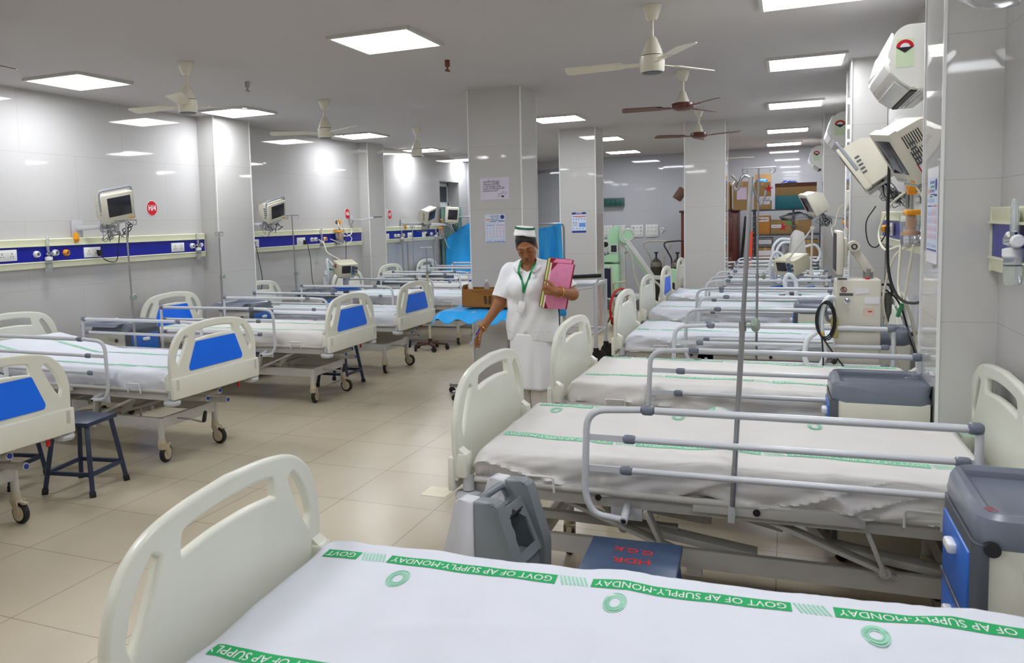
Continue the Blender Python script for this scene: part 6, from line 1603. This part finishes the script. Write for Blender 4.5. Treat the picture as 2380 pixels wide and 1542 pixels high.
# v opening below the collar and the front slit at the hem
T.cap((.014, -.075, 1.31), (.022, -.152, 1.195), .050, .012, .004, 'sub'); T.cap((.012, -.16, .72), (.026, -.185, .92), .060, .004, .004, 'sub')
tun = obj('tunic', T.mesh('tunic'), TUN, NUR)
ys = lambda x, z: -.02-.128*sqrt(max(0, 1-((x-.02)/.21)**2))-(.022 if 1.03 < z < 1.24 else .01)
def front(x, z):  # first hit of the tunic from the front, found on the sampled field
    i = int(round((x-T.lo[0])/T.h)); k = int(round((z-T.lo[2])/T.h)); col = T.f[i, :, k]
    q = np.argmax(col < 0); return T.lo[1]+q*T.h if (col < 0).any() else -.1
b = MB()   # collar: two stitched flaps
for s in (-1, 1):
    pts = [(.018+s*.022, -.092, 1.258), (.014+s*.060, -.055, 1.312), (.014+s*.066, .02, 1.345), (.014, .072, 1.352)]
    out = [(.018+s*.066, -.104, 1.248), (.014+s*.108, -.062, 1.286), (.014+s*.100, .03, 1.316), (.014, .098, 1.322)]
    P = spl(pts, 5); Q = spl(out, 5)
    b.grid(lambda u, v: P[int(round(u*(len(P)-1)))].lerp(Q[int(round(u*(len(P)-1)))], v)+Vector((0, -.004*sin(v*pi), .007*sin(v*pi))), len(P), 5)
o = b.build('collar', TUN, tun, ang=60); o.modifiers.new('thickness', 'SOLIDIFY').thickness = .004
b = MB()   # placket line, pockets
b.tube([(.024, front(.024, z)-.0008, z) for z in np.linspace(1.20, .90, 24)], .0016, 5)
b.tube([(x, front(x, .80+.0*x)-.001, .815-.1*(x-.07)*.2) for x in np.linspace(.075, .19, 12)], .0022, 5); b.tube([(x, front(x, .81)-.001, .812) for x in np.linspace(-.155, -.075, 10)], .0022, 5)
b.build('seams', mat('seam shadow cloth', (206, 206, 212), .8), tun)
for z in (1.15, 1.07, .99, .92): MB().cyl((.034, front(.034, z)-.003, z), (.034, front(.034, z)+.001, z), .005, n=10).build('button', WHT, tun)
# ---- long white skirt panel and pale trousers
def skirt(u, v, z0=.40, z1=.80):
    a = 2*pi*u; z = z1+(z0-z1)*v; r = 1+.10*v
    fold = 1+.05*v*sin(7*a+3*v)+.03*v*sin(13*a)
    slit = .0
    return Vector((.018+.160*r*fold*sin(a)*(1-.08*v), -.008+.132*r*fold*-cos(a), z-.02*v*sin(a*1.+.6)))
b = MB(); b.grid(lambda u, v: skirt(u, v), 96, 24, cu=True); o = b.build('skirt', TUN, NUR, ang=70); o.modifiers.new('thickness', 'SOLIDIFY').thickness = .003
TRO = mat('pale trouser cloth', (214, 208, 202), .85, spec=.2, var=.02)
b = MB()
for sx, fy in ((-.075, .03), (.07, -.04)):
    def f(u, v, sx=sx, fy=fy):
        a = 2*pi*u; z = .62-.55*v; q = (.47-z)/.38; c = Vector((.02+sx, fy*.5+(fy*.5+.03)*max(0, q), z)); r = .076-.008*v
        fo = 1+.04*sin(5*a+6*v)+.03*sin(9*a-8*v); return c+Vector((r*fo*cos(a), r*fo*sin(a), 0))
    b.grid(f, 40, 26, cu=True)
    b2_ = b
o = b.build('trousers', TRO, NUR, ang=70); o.modifiers.new('thickness', 'SOLIDIFY').thickness = .003
for sx, fy in ((-.075, .03), (.07, -.04)):
    MB().sphere((.02+sx*1.05, fy-.04, .04), .05, (.9, 2.4, .75), 18).b2((.02+sx*1.05-.045, fy-.15, 0), (.02+sx*1.05+.045, fy+.08, .012), .004).build('shoe', BLK, NUR)
# ---- lanyard, card, bangles
LAN = mat('green lanyard', (16, 136, 78), .5, var=.1, scale=120)
for s in (-1, 1):
    pts = [(.018+s*.052, .03, 1.335), (.018+s*.056, -.06, 1.315), (.018+s*.048, -.135, 1.262)]
    for z in (1.21, 1.16): x = .016+s*(.042-.95*(1.25-z)*.38); pts.append((x, front(x, z)-.006, z))
    pts.append((.008, front(.008, 1.105)-.008, 1.105))
    o = MB().tube(spl(pts, 8), .0085, 8, sq=(1, .22)).build('lanyard', LAN, NUR)
y0 = front(.0, 1.09)-.01
MB().tube([(.008, y0, 1.105), (.0, y0-.004, 1.05)], .0035, 6).torus((.0, y0-.004, 1.052), (0, 1, 0), .006, .0016, 12, 5).build('lanyard_clip', CHR, NUR)
card = thing('id_card', 'blank white card holder hanging from the green lanyard', 'id card', (NX-.012, NY+y0-.006, 1.043))
card.parent = None
o = MB().box((0, 0, -.046), (.054, .004, .09), Matrix.Rotation(.32, 3, 'Y'), .003).build('card', mat('white card', (244, 244, 246), .3), card)
GOLD = mat('gold', (214, 160, 60), .25, metal=.9)
d = RWr-RE; MB().torus(RWr-d*.04, Vector(d), .035, .0042, 28, 8).build('bangle', GOLD, NUR)
d = LWr-LE; MB().torus(LWr-d*.12, Vector(d), .0365, .004, 28, 8).build('bangle', GOLD, NUR)
p = np.array(LT[3])*.0
MB().torus(LWr+V3(-.082, -.01, .012)+V3(-.012, 0, 0.), (-.8, .1, .1), .0105, .0018, 16, 6).build('finger_ring', GOLD, NUR)
# ---- pen in the lowered hand
pb = Vector(RWr+V3(-.040, -.045, -.055)); pd = Vector((.55, -.12, .8)).normalized()
pen = thing('pen', 'blue pen held in the lowered right hand of the woman', 'pen', Vector((NX, NY, 0))+pb)
MB().cyl(-pd*.075, pd*.035, .0042, n=10).build('barrel', mat('pale pen barrel', (170, 176, 226), .3), pen); MB().cyl(pd*.02, pd*.082, .0052, n=10).build('pen_cap', mat('blue pen cap', (36, 40, 190), .3), pen)
# ---- two registers held against her left side
PNK = mat('pink register cover', (240, 146, 186), .5, var=.06, scale=30); MRN = mat('maroon cloth binding', (150, 24, 44), .6); PGN = mat('green page edges', (176, 222, 110), .6, var=.1, scale=60); PGC = mat('cream page edges', (214, 214, 180), .6, var=.1, scale=60)
FB = Vector((NX+.176, NY-.212, 1.002)); up = Vector((.074, -.005, .352)).normalized(); wd = Vector((.62, .78, -.02)); wd = (wd-up*wd.dot(up)).normalized(); nn = wd.cross(up).normalized()   # out of the front cover
MF = Matrix((wd, up, nn)).transposed()
def register(label, off, hgt, wid, thick, pg, cover):
    t = thing('register_book', label, 'register', FB+nn*off, rot=MF.to_euler(), group='pink registers held by the woman')
    MB().b2((.004, .004, -thick), (wid-.012, hgt-.004, 0)).build('page_block', pg, t)
    b = MB(); b.b2((0, 0, -.0005), (wid, hgt, .0035), .001); c = b.build('front_cover', cover, t)
    MB().b2((0, 0, -thick-.003), (wid, hgt, -thick), .001).build('back_cover', MRN, t)
    MB().b2((wid-.012, 0, -thick-.003), (wid+.003, hgt, .004), .002).build('spine', MRN, t)
    b = MB(); b.prism([(0, 0), (.035, 0), (0, .05)], .0036, .0046); b.prism([(0, hgt), (.05, hgt), (0, hgt-.06)], .0036, .0046); b.build('corner_cloth', MRN, c)
    return t
register('front pink register with cream page edges held by the woman', .0, .335, .205, .024, PGC, PNK)
register('rear pink register with green page edges held behind the front one', -.030, .362, .21, .026, PGN, PNK)
